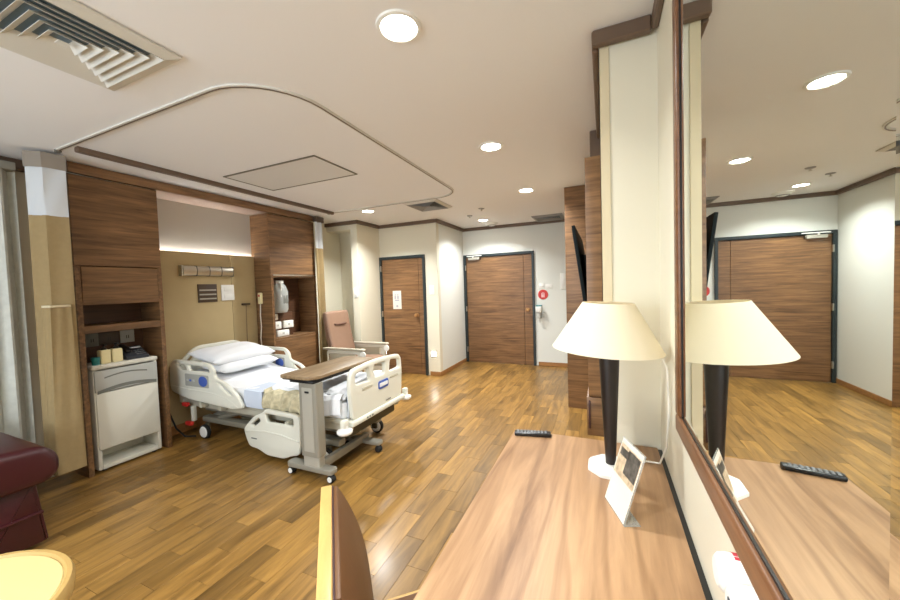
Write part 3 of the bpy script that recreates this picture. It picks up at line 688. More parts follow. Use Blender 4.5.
fb = MB().plate(rnd_poly([(2.28, 0.42), (2.25, 0.70), (2.27, 0.845), (2.65, 0.875), (3.03, 0.845), (3.05, 0.70), (3.02, 0.42)], [0.05, 0.2, 0.07, 0.3, 0.07, 0.2, 0.05]), fbh, 'x', -1.91, 0.045, 0.014).build('footboard', 'bed_plastic', bed)
for a, c in (((2.40, 0.645), (2.54, 0.665)), ((2.82, 0.645), (2.96, 0.665))):
    MB().plate(rnd_poly([(a[0], a[1]), (c[0], a[1]), (c[0], c[1]), (a[0], c[1])], 0.008), [], 'x', -1.887, 0.008, 0.002).build('recess', 'bed_plastic_dark', fb)
MB().plate(rnd_poly(rect(2.63, 0.585, 2.79, 0.66), 0.025), [], 'x', -1.886, 0.008, 0.002).build('badge', 'badge_blue', fb)
MB().plate(rnd_poly(rect(2.645, 0.605, 2.775, 0.64), 0.012), [], 'x', -1.8815, 0.004, 0.001).build('badge_inset', 'badge_white', fb)
bx((-1.888, 2.74, 0.452), (-1.884, 2.82, 0.462)).build('mark', 'bedside_dark', fb)
# side rails
HRo = [(-4.19, 0.78), (-4.12, 0.835), (-3.56, 0.825), (-3.485, 0.76), (-3.48, 0.69), (-3.32, 0.645), (-3.16, 0.54), (-3.075, 0.43), (-3.23, 0.405), (-3.57, 0.42), (-3.89, 0.437), (-4.09, 0.475), (-4.19, 0.50), (-4.21, 0.58)]
HRh = [rnd_poly([(-4.10, 0.80), (-3.945, 0.795), (-3.90, 0.735), (-4.02, 0.735)], 0.02), rnd_poly([(-3.89, 0.795), (-3.57, 0.785), (-3.54, 0.735), (-3.86, 0.735)], 0.02), rnd_poly([(-3.455, 0.655), (-3.33, 0.612), (-3.215, 0.53), (-3.27, 0.53), (-3.40, 0.595)], 0.02)]
def head_rail(y, side):
    o = MB().plate(rnd_poly(HRo, 0.05), HRh, 'y', y, 0.035, 0.011).build('side_rail', 'bed_plastic', bed)
    yy = y-0.0185*side
    MB().plate(rnd_poly(rect(-3.93, 0.58, -3.56, 0.705), 0.015), [], 'y', yy, 0.008, 0.002).build('control_panel', 'panel_grey', o)
    MB().plate([(-3.64+0.065*math.cos(R(a)), 0.642+0.052*math.sin(R(a))) for a in range(0, 360, 15)], [], 'y', yy-0.006*side, 0.006, 0.001).build('keypad', 'badge_blue', o)
    for k in range(3): bx((-3.90+k*0.05, yy-0.010*side, 0.63), (-3.875+k*0.05, yy-0.002*side, 0.65), 0.002, 1).build('key', 'badge_blue' if k == 1 else 'bedside_grey', o)
    ln = MB().tube([(-4.19, 0, 0.56), (-3.9, 0, 0.545), (-3.5, 0, 0.535), (-3.3, 0, 0.50), (-3.15, 0, 0.43)], 0.006, 6)
    ln.xf(Matrix.Translation((0, y-0.015*side, 0))); ln.build('ridge', 'bed_plastic', o)
    return o
head_rail(2.2, 1); head_rail(3.1, 1)
LRo = [(-2.82, 0.425), (-2.775, 0.465), (-2.42, 0.455), (-2.372, 0.42), (-2.375, 0.23), (-2.39, 0.105), (-2.48, 0.085), (-2.58, 0.045), (-2.785, 0.045), (-2.89, 0.085), (-3.01, 0.095), (-3.05, 0.18), (-3.075, 0.25), (-3.025, 0.30), (-2.93, 0.385)]
LRh = [rnd_poly([(-2.785, 0.425), (-2.445, 0.415), (-2.445, 0.35), (-2.76, 0.35)], 0.02), rnd_poly([(-2.965, 0.305), (-2.865, 0.375), (-2.845, 0.35), (-2.94, 0.278)], 0.012)]
o = MB().plate(rnd_poly(LRo, 0.04), LRh, 'y', 2.185, 0.035, 0.011).build('side_rail', 'bed_plastic', bed)
MB().tube([(-3.05, 2.166, 0.235), (-2.8, 2.166, 0.262), (-2.6, 2.166, 0.258), (-2.385, 2.166, 0.225)], 0.006, 6).build('ridge', 'bed_plastic', o)
bx((-2.97, 2.164, 0.175), (-2.90, 2.168, 0.185)).build('mark', 'bedside_dark', o)
zr = MB().plate([(x, z+0.36) for x, z in rnd_poly(LRo, 0.04)], [[(x, z+0.36) for x, z in hh] for hh in LRh], 'y', 3.115, 0.035, 0.011)
zr.xf(Matrix.Translation((0, 0, -0.36))); zr.build('side_rail', 'bed_plastic', bed)
# rail arms
for x in (-3.75, -3.45): bx((x-0.02, 2.2, 0.36), (x+0.02, 2.32, 0.43), 0.006).build('rail_arm', 'bed_plastic_dark', bed)
for x in (-2.85, -2.55): bx((x-0.02, 2.19, 0.28), (x+0.02, 2.32, 0.37), 0.006).build('rail_arm', 'bed_plastic_dark', bed)
# deck and frames
dk = MB(); dk.box((-4.08, 2.26, 0.39), (-1.95, 3.04, 0.43), 0.01); dk.build('deck', 'bed_plastic_dark', bed)
for y in (2.30, 3.00): bx((-4.10, y-0.025, 0.33), (-1.93, y+0.025, 0.39), 0.008).build('side_beam', 'bed_plastic_dark', bed)
bx((-3.95, 2.36, 0.26), (-2.15, 2.94, 0.33), 0.02).build('lift_frame', 'bed_metal', bed)
for x0, x1 in ((-3.75, -3.35), (-2.75, -2.35)):
    for y in (2.38, 2.92): MB().tube([(x0, y, 0.19), (x1, y, 0.31)], 0.025, 10).build('lift_arm', 'bed_metal', bed)
bx((-3.95, 2.33, 0.15), (-2.10, 2.42, 0.21), 0.015).build('base_beam', 'bed_metal', bed)
bx((-3.95, 2.88, 0.15), (-2.10, 2.97, 0.21), 0.015).build('base_beam', 'bed_metal', bed)
bx((-3.92, 2.42, 0.15), (-3.80, 2.88, 0.21), 0.015).build('cross_beam', 'bed_plastic_dark', bed); bx((-2.26, 2.42, 0.15), (-2.14, 2.88, 0.21), 0.015).build('cross_beam', 'bed_dark', bed)
bx((-3.45, 2.40, 0.12), (-2.95, 2.90, 0.25), 0.03).build('drive_housing', 'bed_dark', bed)
for x in (-3.83, -2.2):
    for y, s in ((2.30, -1), (3.0, 1)):
        w = MB(); w.lathe([(0, -0.022), (0.05, -0.022), (0.072, -0.014), (0.075, 0), (0.072, 0.014), (0.05, 0.022), (0, 0.022)], (x, y+0.015*s, 0.075), 28, 'y'); cw = w.build('caster', 'rubber', bed)
        MB().lathe([(0, -0.028), (0.05, -0.028), (0.058, -0.02), (0.058, 0.02), (0.05, 0.028), (0, 0.028)], (x, y+0.015*s, 0.075), 24, 'y').build('wheel_disc', 'white_plastic', cw)
        bx((x-0.03, y-0.02*s-0.02, 0.06), (x+0.03, y-0.02*s+0.005, 0.16), 0.008).build('fork', 'bed_dark', cw)
bx((-4.02, 2.20, 0.15), (-3.92, 2.235, 0.19), 0.008).build('brake_pedal', 'red_plastic', bed)
bx((-4.06, 2.20, 0.345), (-3.97, 2.235, 0.385), 0.008).build('release_lever', 'red_plastic', bed)
bx((-3.99, 2.245, 0.18), (-3.95, 2.285, 0.34), 0.006).build('pedal_post', 'bed_plastic', bed)
bx((-4.16, 2.235, 0.36), (-4.09, 2.29, 0.46), 0.015).build('corner_bumper', 'bed_plastic', bed)
# foot bumper bar and roller bumpers
bx((-1.945, 2.24, 0.385), (-1.865, 3.06, 0.43), 0.015).build('bumper_bar', 'bed_plastic', bed)
for k in range(3): bx((-1.866, 2.42+k*0.035, 0.40), (-1.862, 2.44+k*0.035, 0.415)).build('mark', 'bedside_dark', bed)
for y in (2.185, 3.115):
    bx((-1.93, y-0.03, 0.40), (-1.88, y+0.03, 0.47), 0.015).build('bumper_arm', 'bed_plastic', bed)
    MB().lathe([(0, 0.355), (0.05, 0.355), (0.062, 0.368), (0.062, 0.385), (0.03, 0.395), (0.022, 0.45), (0, 0.45)], (-1.905, y, 0), 24).build('roller_bumper', 'white_plastic', bed)
bx((-2.0, 2.30, 0.27), (-1.95, 2.98, 0.385), 0.01).build('foot_crossmember', 'bed_dark', bed)
# power cable
MB().tube([(-4.19, 2.11, 0.36), (-4.15, 2.13, 0.30), (-4.10, 2.16, 0.12), (-4.03, 2.20, 0.03), (-3.95, 2.26, 0.02)], 0.008, 8).build('power_cable', 'rubber', bed)
# mattress
def mat_z(x):
    t = min(max((x+3.35)/(-0.70), 0), 1.0)
    return 0.585+0.10*(t*t*(3-2*t))
mt = MB()
prof = [(-4.08+i*(2.11/24)) for i in range(25)]
pl = [(x, mat_z(x)-0.015) for x in prof]+[(x, mat_z(x)-0.155) for x in prof[::-1]]
mt.prism(pl, 'y', 2.255, 3.045, 0.03, 3); mat_o = mt.build('mattress', 'sheet_white', bed)
# sheet: draped over the mattress sides
sh = MB()
def sheet(u, v):
    x = -4.05+2.06*u; s = (v-0.5)*2; a = abs(s); zt = mat_z(x)
    if a < 0.74: y = s/0.74*0.39; z = zt+0.004+0.004*math.sin(9*x+3*s)+0.003*math.sin(17*x-5*s)
    else:
        t = (a-0.74)/0.26; y = math.copysign(0.39+0.012*math.sin(min(t*6, 1.57))+0.006*math.sin(14*x)*t, s); z = zt-0.002-0.125*t
    return (x, BC+y, z)
sh.grid(sheet, 60, 44, 0.003); sh.build('bed_sheet', 'sheet_white', bed)

# bedding that rests on the bed
def pillow(label, cx, cy, cz, lx, ly, h, tilt):
    r = thing('pillow', label, 'pillow', (cx, cy, cz), 'pillows on the hospital bed')
    mb = MB(); n = 22
    for sgn in (1, -1):
        def fn(u, v, sgn=sgn):
            a, b2 = u*2-1, v*2-1
            e = max(0.0, (1-a**4)*(1-b2**4))**0.45
            pin = 1-0.05*(1-abs(b2)**2)*0-0.06*(a*a*(1-b2*b2))*0
            x = a*lx/2*(1-0.06*(1-b2*b2)*a*a); y = b2*ly/2*(1-0.05*(1-a*a)*b2*b2)
            return Vector((x, y, sgn*h/2*e+0.004*math.sin(9*a+4*b2)*e))
        mb.grid(fn, n, n)
    bmesh.ops.remove_doubles(mb.bm, verts=list(mb.bm.verts), dist=0.0005); bmesh.ops.recalc_face_normals(mb.bm, faces=list(mb.bm.faces))
    mb.xf(Matrix.Translation((cx, cy, cz)) @ Matrix.Rotation(tilt, 4, 'Y')); mb.build('cushion', 'sheet_white', r, ang=80)
pillow('lower white pillow lying on the bed sheet', -3.78, 2.66, 0.735, 0.44, 0.68, 0.12, R(6))
pillow('upper white pillow stacked against the headboard', -3.84, 2.65, 0.835, 0.46, 0.72, 0.14, R(10))
pu = thing('underpad', 'pale blue-white underpad hanging over the near mattress edge', 'underpad', (-3.03, 2.22, 0.45))
def upad(u, v):
    x = -3.12+0.24*u
    t = v
    if t < 0.6: return (x, 2.50-0.27*(t/0.6), mat_z(x)+0.010)
    a = (t-0.6)/0.4; return (x, 2.23-0.008*math.sin(a*3), mat_z(x)+0.006-0.16*a)
MB().grid(upad, 10, 20, 0.004).build('pad', 'pad_blue', pu)
bl = thing('folded_blanket', 'crumpled tan blanket hanging over the near mattress edge', 'blanket', (-2.6, 2.4, 0.6))
def blan(u, v):
    x = -2.86+0.56*u; t = v
    if t < 0.45: y = 2.44-0.215*(t/0.45); z = 0.604+0.012*math.sin(math.pi*t/0.45)+0.010*math.sin(22*u+6*t)*(t/0.45)
    else:
        a = (t-0.45)/0.55; y = 2.222-0.012*math.sin(a*3)+0.012*math.sin(30*u+2+3*a); z = 0.60-0.15*a+0.012*math.sin(19*u+4)*(1-a)
    return (x, y, z)
MB().grid(blan, 60, 30, 0.006).build('blanket_cloth', 'blanket', bl)
b2 = thing('duvet', 'white duvet spread over the foot half of the bed', 'duvet', (-2.4, 2.65, 0.6))
def duv(u, v):
    x = -2.90+0.93*u; s_ = (v-0.5)*2; a = abs(s_)
    e = (1-a**6)*(1-max(0, (0.08-u)/0.08)**2)
    z = 0.612+0.045*e+0.03*math.exp(-((u-0.86)/0.12)**2)*e+0.008*math.sin(14*u+3*s_)+0.006*math.sin(9*s_+21*u)
    y = BC+s_*0.385+0.006*math.sin(16*u)
    if a > 0.9 and s_ < 0: y += 0.02*(1-math.cos(6*u))
    return (x, y, z)
MB().grid(duv, 50, 40, 0.012).build('cover', 'sheet_white', b2)
def duv_side(u, v):
    x = -2.31+0.33*u; t = v
    return (x, 2.275-0.055*min(1, t*3)+0.008*math.sin(20*u+t), 0.635+0.012*math.sin(9*u)-0.19*max(0, t-0.15))
MB().grid(duv_side, 20, 12, 0.008).build('side_drape', 'sheet_white', b2)
def duv_end(u, v):
    y = 2.30+0.70*u; t = v
    return (-1.972+0.012*math.sin(math.pi*t)+0.006*math.sin(18*u), y, 0.63-0.2*t)
MB().grid(duv_end, 30, 10, 0.008).build('foot_drape', 'sheet_white', b2)

# ---------------------------------------------------------------- overbed table
ot = thing('overbed_table', 'grey wheeled overbed table with wood-look top across the bed foot', 'overbed table', (-2.15, 2.1, 0))
tp = rnd_poly([(-2.42, 2.03), (-2.12, 2.03), (-2.06, 2.09), (-2.06, 2.80), (-2.10, 2.84), (-2.38, 2.84), (-2.42, 2.80)], 0.03)
t_ = MB().prism(tp, 'z', 0.806, 0.832, 0.004).build('tabletop', 'table_wood', ot)
MB().prism([(x*1.0, y) for x, y in rnd_poly([(-2.41, 2.04), (-2.12, 2.04), (-2.07, 2.10), (-2.07, 2.83), (-2.41, 2.83)], 0.03)], 'z', 0.796, 0.806).build('edge_band', 'black_plastic', t_)
bx((-2.33, 2.05, 0.775), (-2.08, 2.5, 0.796), 0.006).build('top_bracket', 'black_plastic', ot)
MB().prism(rnd_poly(rect(-2.245, 2.055, -2.06, 2.145), 0.02), 'z', 0.19, 0.775).build('column', 'grey_metal', ot)
MB().prism(rnd_poly(rect(-2.205, 2.052, -2.10, 2.056), 0.001), 'z', 0.23, 0.74).build('column_face', 'grey_light', ot)
bx((-2.17, 2.046, 0.70), (-2.13, 2.054, 0.715), 0.002).build('height_catch', 'black_plastic', ot)
MB().prism(rnd_poly(rect(-2.235, 2.065, -2.07, 2.135), 0.015), 'z', 0.10, 0.20).build('column_foot', 'grey_light', ot)
MB().prism(rnd_poly(rect(-2.42, 2.06, -1.95, 2.145), 0.03), 'z', 0.065, 0.105, 0.006).build('near_foot_bar', 'grey_metal', ot)
bx((-2.13, 2.14, 0.07), (-2.08, 2.72, 0.135), 0.008).build('cross_beam', 'grey_metal', ot)
MB().prism(rnd_poly(rect(-2.30, 2.62, -1.90, 2.70), 0.03), 'z', 0.068, 0.10, 0.006).build('far_foot_bar', 'grey_metal', ot)
for x, y, m in ((-2.39, 2.10, 'white_plastic'), (-1.975, 2.10, 'white_plastic'), (-2.27, 2.66, 'rubber'), (-1.925, 2.66, 'rubber')):
    w = MB().lathe([(0, -0.022), (0.026, -0.022), (0.03, -0.016), (0.03, 0.016), (0.026, 0.022), (0, 0.022)], (x, y-0.01, 0.03), 20, 'y').build('caster', 'rubber', ot)
    MB().lathe([(0, -0.026), (0.02, -0.026), (0.022, -0.02), (0, -0.02)], (x, y-0.01, 0.03), 16, 'y').build('hub', m, w)
    bx((x-0.012, y-0.012, 0.045), (x+0.012, y+0.012, 0.068)).build('stem', 'rubber', w)

# ---------------------------------------------------------------- visitor armchair
vc = thing('visitor_armchair', 'pink-brown high-back armchair with pale wooden arms behind the bed', 'armchair', (-3.45, 4.28, 0))
def slab(pts, y0, y1, name, mat, par, bev=0.03):
    return MB().prism(pts, 'y', y0, y1, bev, 3).build(name, mat, par)
br = slab(rnd_poly([(-3.62, 0.46), (-3.72, 0.85), (-3.77, 1.17), (-3.81, 1.19), (-3.87, 1.16), (-3.82, 0.8), (-3.72, 0.44)], 0.03), 4.04, 4.54, 'backrest', 'leather_pink', vc, 0.035)
sl = MB().tube([(-3.735, 4.17, 0.985), (-3.73, 4.29, 0.978), (-3.735, 4.42, 0.985)], 0.014, 8); sl.build('head_seam', 'leather_pink_dark', br)
slab(rnd_poly([(-3.75, 0.36), (-3.12, 0.38), (-3.08, 0.44), (-3.12, 0.50), (-3.72, 0.47)], 0.03), 4.06, 4.52, 'seat', 'leather_pink', vc, 0.03)
for y in (4.0, 4.58):
    o = MB().plate(rnd_poly([(-3.74, 0.30), (-3.16, 0.30), (-3.10, 0.60), (-3.16, 0.635), (-3.74, 0.635)], 0.05), [rnd_poly([(-3.70, 0.44), (-3.22, 0.44), (-3.18, 0.585), (-3.70, 0.585)], 0.03)], 'y', y, 0.04, 0.01).build('arm_frame', 'bed_plastic', vc)
    MB().prism(rnd_poly([(-3.80, 0.635), (-3.09, 0.635), (-3.07, 0.65), (-3.09, 0.665), (-3.80, 0.665)], 0.01), 'y', y-0.035, y+0.035, 0.005).build('arm_top', 'arm_grey', vc)
    bx((-3.69, y-0.012, 0.445), (-3.24, y+0.012, 0.58), 0.004).build('arm_panel', 'bed_plastic_dark', o)
    MB().lathe([(0, -0.01), (0.045, -0.01), (0.05, 0), (0.045, 0.01), (0, 0.01)], (-3.09, y-0.022, 0.585), 20, 'y').build('pivot_disc', 'white_plastic', o)
    for x in (-3.70, -3.12): MB().tube([(x, y, 0.0), (x, y, 0.64)], 0.017, 10).build('leg', 'chrome', vc)

# ---------------------------------------------------------------- curtains
def pleat(name, label, x, y0, y1, z0, z1, mat, amp, n, group=None, flare=0.0, cat='curtain', axis='y', seed=0):
    r = thing(name, label, cat, (x, (y0+y1)/2, z0), group); return r
def folds(mb, cx, cy, wy, wx, z0, z1, n, flare=(1, 1), nz=10, th=0.004, ph=0.0, jag=0.3):
    def fn(u, v):
        s = flare[0]+(flare[1]-flare[0])*v
        a = u*2*math.pi*n+ph
        x = cx+wx*s*0.5*math.sin(a)*(1-jag+jag*math.cos(2.3*a)); y = cy+wy*s*(u-0.5)
        return (x, y, z1+(z0-z1)*v)
    return mb.grid(fn, n*12, nz, th)
cc = thing('cubicle_curtain', 'beige cubicle curtain with white mesh top gathered left of the bed', 'curtain', (-3.82, 1.29, 0.19), 'cubicle curtains around the bed')
def facets(plan, z0, z1, plan2=None, th=0.006, nz=12, org=(-3.83, 1.29)):
    plan2 = plan2 or plan
    ex, ey = Vector((0.317, 0.948)), Vector((0.948, -0.317))
    def at(pl, u):
        t = u*(len(pl)-1); i = min(int(t), len(pl)-2); q = t-i; q = q*q*(3-2*q)*0.5+q*0.5
        return Vector(pl[i])*(1-q)+Vector(pl[i+1])*q
    def fn(u, v):
        q = at(plan, u)*(1-v)+at(plan2, u)*v; w = Vector(org)+ex*q.x+ey*(q.y+0.004*math.sin(40*u+5*v))
        return (w.x, w.y, z1+(z0-z1)*v)
    return MB().grid(fn, (len(plan)-1)*8, nz)
PU = [(-0.10, -0.10), (-0.13, -0.03), (-0.045, 0.03), (0.075, 0.01), (0.06, -0.06), (0.0, -0.09), (-0.04, -0.04)]
facets(PU, 2.13, 2.50).build('mesh_top', 'curtain_mesh', cc)
facets(PU, 0.24, 2.132, [(-0.08, -0.10), (-0.14, -0.03), (-0.05, 0.02), (0.075, 0.0), (0.06, -0.06), (0.0, -0.09), (-0.04, -0.04)]).build('upper_cloth', 'curtain_beige', cc)
PLo = [(-0.10, 0.02), (-0.055, 0.075), (0.05, 0.03), (0.04, 0.0)]
PLb = [(-0.125, 0.02), (-0.08, 0.095), (0.075, 0.045), (0.065, 0.0)]
facets(PLo, 0.18, 1.45, PLb).build('lower_cloth', 'curtain_beige', cc)
facets([(a_, b_+0.006) for a_, b_ in PLo], 1.44, 1.456, nz=2, th=0.01).build('hem_band', 'guard', cc)
facets([(a_*1.06, b_+0.008) for a_, b_ in PU], 2.485, 2.60, nz=2, th=0.01).build('header_tape', 'tape_grey', cc)

c2 = thing('cubicle_curtain', 'beige cubicle curtain with white mesh top gathered right of the bed', 'curtain', (-3.88, 4.13, 0.19), 'cubicle curtains around the bed')
folds(MB(), -3.90, 4.10, 0.15, 0.06, 2.13, 2.52, 2).build('mesh_top', 'curtain_mesh', c2)
folds(MB(), -3.90, 4.10, 0.15, 0.06, 1.40, 2.135, 2).build('upper_cloth', 'curtain_beige', c2)
folds(MB(), -3.90, 4.10, 0.15, 0.06, 0.18, 1.41, 2, (1, 1.2)).build('lower_cloth', 'curtain_beige', c2)
bx((-3.935, 4.02, 2.52), (-3.865, 4.18, 2.60), 0.006).build('header_tape', 'plaque_dark', c2)
wc = thing('window_curtain', 'silver grey window curtain hanging behind the maroon sofa', 'curtain', (-4.2, 0.5, 0.05))
folds(MB(), -4.185, 0.46, 1.50, 0.10, 0.06, 2.50, 12, (1, 1), 8, jag=0.2).build('cloth', 'curtain_silver', wc)
bx((-4.235, -0.35, 2.50), (-4.13, 1.20, 2.56), 0.004).build('pelmet', 'wall_grey', wc)

# ---------------------------------------------------------------- sofa, stool, desk chair
sf = thing('sofa', 'maroon leather sofa below the silver window curtain', 'sofa', (-3.6, 0.1, 0))
bx((-4.08, -0.9, 0.06), (-3.16, 0.90, 0.30), 0.03).build('base', 'leather_maroon', sf)
for ya, yb in ((0.66, 0.94), (-0.96, -0.68)):
    mid = (ya+yb)/2
    pr = rnd_poly([(ya-0.02, 0.46), (ya+0.02, 0.41), (yb-0.02, 0.41), (yb+0.035, 0.46), (yb+0.04, 0.56), (yb-0.03, 0.64), (ya+0.03, 0.66), (ya-0.02, 0.58)], 0.08, 7)
    MB().prism(pr, 'x', -4.08, -3.04, 0.05, 4).build('arm', 'leather_maroon', sf)
    MB().prism(rnd_poly([(ya+0.01, 0.04), (yb-0.01, 0.04), (yb-0.05, 0.43), (ya+0.03, 0.43)], 0.02), 'x', -4.0, -3.12, 0.02).build('arm_front', 'leather_maroon', sf)
    bx((-4.0, ya+0.01, 0.22), (-3.105, yb-0.03, 0.238), 0.008).build('welt', 'leather_maroon', sf)
for y0 in (-0.67, 0.0): bx((-3.95, y0, 0.30), (-3.10, y0+0.655, 0.47), 0.05, 4).build('seat_cushion', 'leather_maroon', sf)
for y0 in (-0.67, 0.0): bx((-4.10, y0, 0.42), (-3.90, y0+0.655, 0.88), 0.06, 4).build('back_cushion', 'leather_maroon', sf)
for x in (-4.0, -3.25):
    for y in (-0.8, 0.8): MB().lathe([(0, 0), (0.02, 0), (0.03, 0.06), (0, 0.06)], (x, y, 0), 12).build('foot', 'black_plastic', sf)
st = thing('round_table', 'low round cream-topped table with golden wooden rim by the sofa', 'table', (-2.0, 0.26, 0))
RT = 0.375
MB().lathe([(0, 0.435), (RT-0.03, 0.435), (RT-0.022, 0.444), (RT-0.03, 0.452), (0, 0.455)], (-2.0, 0.26, 0.02), 64).build('top_inlay', 'table_cream', st)
MB().lathe([(RT-0.026, 0.40), (RT, 0.40), (RT+0.004, 0.44), (RT-0.004, 0.458), (RT-0.018, 0.458), (RT-0.026, 0.45)], (-2.0, 0.26, 0.02), 64, close=True).build('rim', 'table_rim', st)
MB().lathe([(0, 0.30), (RT-0.05, 0.30), (RT-0.02, 0.41), (0, 0.42)], (-2.0, 0.26, 0.02), 48).build('apron', 'table_rim', st)
for k in range(4):
    a = R(45+90*k); MB().tube([(-2.0+0.26*math.cos(a), 0.26+0.26*math.sin(a), 0.32), (-2.0+0.31*math.cos(a), 0.26+0.31*math.sin(a), 0.0)], [0.028, 0.018], 12).build('leg', 'table_rim', st)

# desk chair: local frame, faces local +x, back rail runs along local y
dc = thing('desk_chair', 'wooden desk chair with brown padded back pulled up to the desk', 'chair', (0, 0, 0))
def back_curve(t):      # t from seat (0) to top (1)
    return (-0.235-0.095*t**2.6, 0.44+0.43*t)
def backpad(x_in, x_out, y0, y1, n=14, m=1):
    mb = MB()
    pl = [(back_curve(i/n)[0]+x_in, back_curve(i/n)[1]) for i in range(n+1)]+[(back_curve(i/n)[0]+x_out, back_curve(i/n)[1]) for i in range(n, -1, -1)]
    return mb.prism(pl, 'y', y0, y1, 0.003)
bo = backpad(-0.02, 0.012, -0.23, 0.23).build('back_shell', 'chair_wood', dc)
backpad(0.013, 0.018, -0.228, 0.226).build('piping', 'piping_dark', bo)
backpad(0.018, 0.030, -0.222, 0.218).build('back_pad', 'leather_brown', dc)
bx((-0.22, -0.235, 0.38), (0.19, 0.235, 0.405), 0.006).build('seat_board', 'chair_wood', dc)
bx((-0.20, -0.222, 0.405), (0.185, 0.222, 0.438), 0.02, 3).build('seat_pad', 'leather_brown', dc)
for y in (-0.255, 0.255):
    MB().tube([(0.19, y-math.copysign(0.03, y), 0.41), (0.20, y, 0.0)], [0.02, 0.014], 8).build('leg', 'chair_wood', dc)
    MB().tube([(-0.235, y-math.copysign(0.03, y), 0.44), (-0.22, y-math.copysign(0.03, y), 0.42), (-0.26, y, 0.0)], [0.016, 0.02, 0.014], 8).build('leg', 'chair_wood', dc)
    MB().tube([(-0.225, y-math.copysign(0.02, y), 0.405), (0.20, y-math.copysign(0.02, y), 0.405)], 0.016, 8).build('seat_rail', 'chair_wood', dc)
far = Vector((-0.836, 0.853)); dr = (Vector((-0.836, 0.853))-Vector((-0.553, 0.542))).normalized()
ang = math.atan2(-dr.x, dr.y)       # local +y -> dr
loc_far = Vector((-0.338, 0.23))
ca, sa = math.cos(ang), math.sin(ang)
dc.rotation_euler = (0, 0, ang)
dc.location = (far.x-(ca*loc_far.x-sa*loc_far.y), far.y-(sa*loc_far.x+ca*loc_far.y), 0)

# ---------------------------------------------------------------- desk and what stands on it
dk = thing('desk', 'long light-brown wooden desk along the mirror wall', 'desk', (-0.11, 0.7, 0))
bx((-0.433, -0.35, 0.715), (0.208, 1.785, 0.75), 0.003, 2).build('desktop', 'desk_wood', dk)
bx((-0.40, 1.73, 0.0), (0.19, 1.765, 0.715), 0.002).build('end_panel', 'cab_wood_x', dk)
bx((-0.40, -0.33, 0.0), (0.19, -0.295, 0.715), 0.002).build('end_panel', 'cab_wood_x', dk)
bx((0.16, -0.295, 0.25), (0.185, 1.73, 0.715)).build('modesty_panel', 'cab_wood', dk)
bx((-0.38, 1.22, 0.58), (0.16, 1.73, 0.712), 0.002).build('drawer_box', 'cab_wood', dk)
struct('trim_12', bx((0.2085, -0.35, 0.70), (0.2245, 1.785, 0.742)), 'black_plastic', 'black strip standing for the shade in the gap between desk and wall', 'trim')  # black filler paints the darkness of the open gap

lp = thing('table_lamp', 'table lamp with dark tapered body and cream cone shade on the desk', 'lamp', (0.012, 1.515, 0.75))
MB().lathe([(0, 0), (0.088, 0), (0.088, 0.012), (0.078, 0.024), (0, 0.026)], (0.012, 1.515, 0.75), 8, phase=R(22.5)).build('base', 'lamp_base', lp, smooth=False)
MB().lathe([(0, 0.776), (0.019, 0.776), (0.039, 1.24), (0.034, 1.30), (0, 1.31)], (0.014, 1.515, 0), 28).build('body', 'lamp_black', lp)
MB().lathe([(0.203, 1.234), (0.094, 1.416), (0.0925, 1.416), (0.2015, 1.234)], (0.012, 1.515, 0), 64, close=True).xf(Matrix.Translation((0.012, 1.515, 1.40)) @ Matrix.Rotation(R(3), 4, 'Y') @ Matrix.Translation((-0.012, -1.515, -1.40))).build('shade', 'shade', lp)
MB().lathe([(0.008, 1.30), (0.008, 1.40), (0.0, 1.40)], (0.012, 1.515, 0), 12).build('stem', 'steel', lp)
sp = MB()
for k in range(3):
    a = R(120*k+20); sp.tube([(0.012, 1.515, 1.398), (0.012+0.092*math.cos(a), 1.515+0.092*math.sin(a), 1.405)], 0.002, 6)
sp.build('spider', 'steel', lp)
MB().tube([(0.08, 1.56, 0.757), (0.15, 1.62, 0.756), (0.195, 1.60, 0.765), (0.213, 1.56, 0.85), (0.214, 1.50, 1.02), (0.214, 1.53, 1.16), (0.2, 1.53, 1.2)], 0.004, 8).build('cord', 'cable_white', lp)

rm = thing('remote_control', 'black remote control lying at the far corner of the desk', 'remote control', (-0.335, 1.735, 0.75))
rr_ = Matrix.Rotation(R(11), 4, 'Z')
def rmb(a, c, bev): 
    return bx(a, c, bev).xf(Matrix.Translation((-0.335, 1.735, 0.75)) @ rr_)
o = rmb((-0.088, -0.022, 0.0), (0.088, 0.022, 0.018), 0.006).build('body', 'black_plastic', rm)
for i in range(9):
    for j in range(3):
        rmb((-0.075+i*0.0165, -0.014+j*0.0105, 0.017), (-0.065+i*0.0165, -0.007+j*0.0105, 0.0205), 0.001).build('button', 'button_grey', rm)

bs2 = thing('brochure_stand', 'clear acrylic stand holding a printed card on the desk', 'brochure stand', (0.02, 1.23, 0.75))
pA, pB = Vector((-0.008, 1.305, 0.752)), Vector((0.045, 1.165, 0.752))
ux = (pB-pA).normalized(); nrm = Vector((-ux.y, ux.x, 0)); nrm = nrm if nrm.x > 0 else -nrm
upv = (Vector((0, 0, 1))*0.955+nrm*0.30).normalized(); fr = ux.cross(upv)
def card(u0, u1, v0, v1, d0, d1):
    mb = MB(); b = mb.bm
    P = lambda u, v, d: pA+ux*u+upv*v+fr*d
    vs = [b.verts.new(P(u, v, d)) for d in (d0, d1) for u, v in ((u0, v0), (u1, v0), (u1, v1), (u0, v1))]
    for f_ in ((0, 1, 2, 3), (4, 5, 6, 7), (0, 1, 5, 4), (1, 2, 6, 5), (2, 3, 7, 6), (3, 0, 4, 7)): b.faces.new([vs[i] for i in f_])
    bmesh.ops.recalc_face_normals(b, faces=list(b.faces)); return mb
sgn = 1 if fr.dot(Vector((0, 0, CAM_H))-pA) > 0 else -1
wd_, ht_ = (pB-pA).length, 0.225
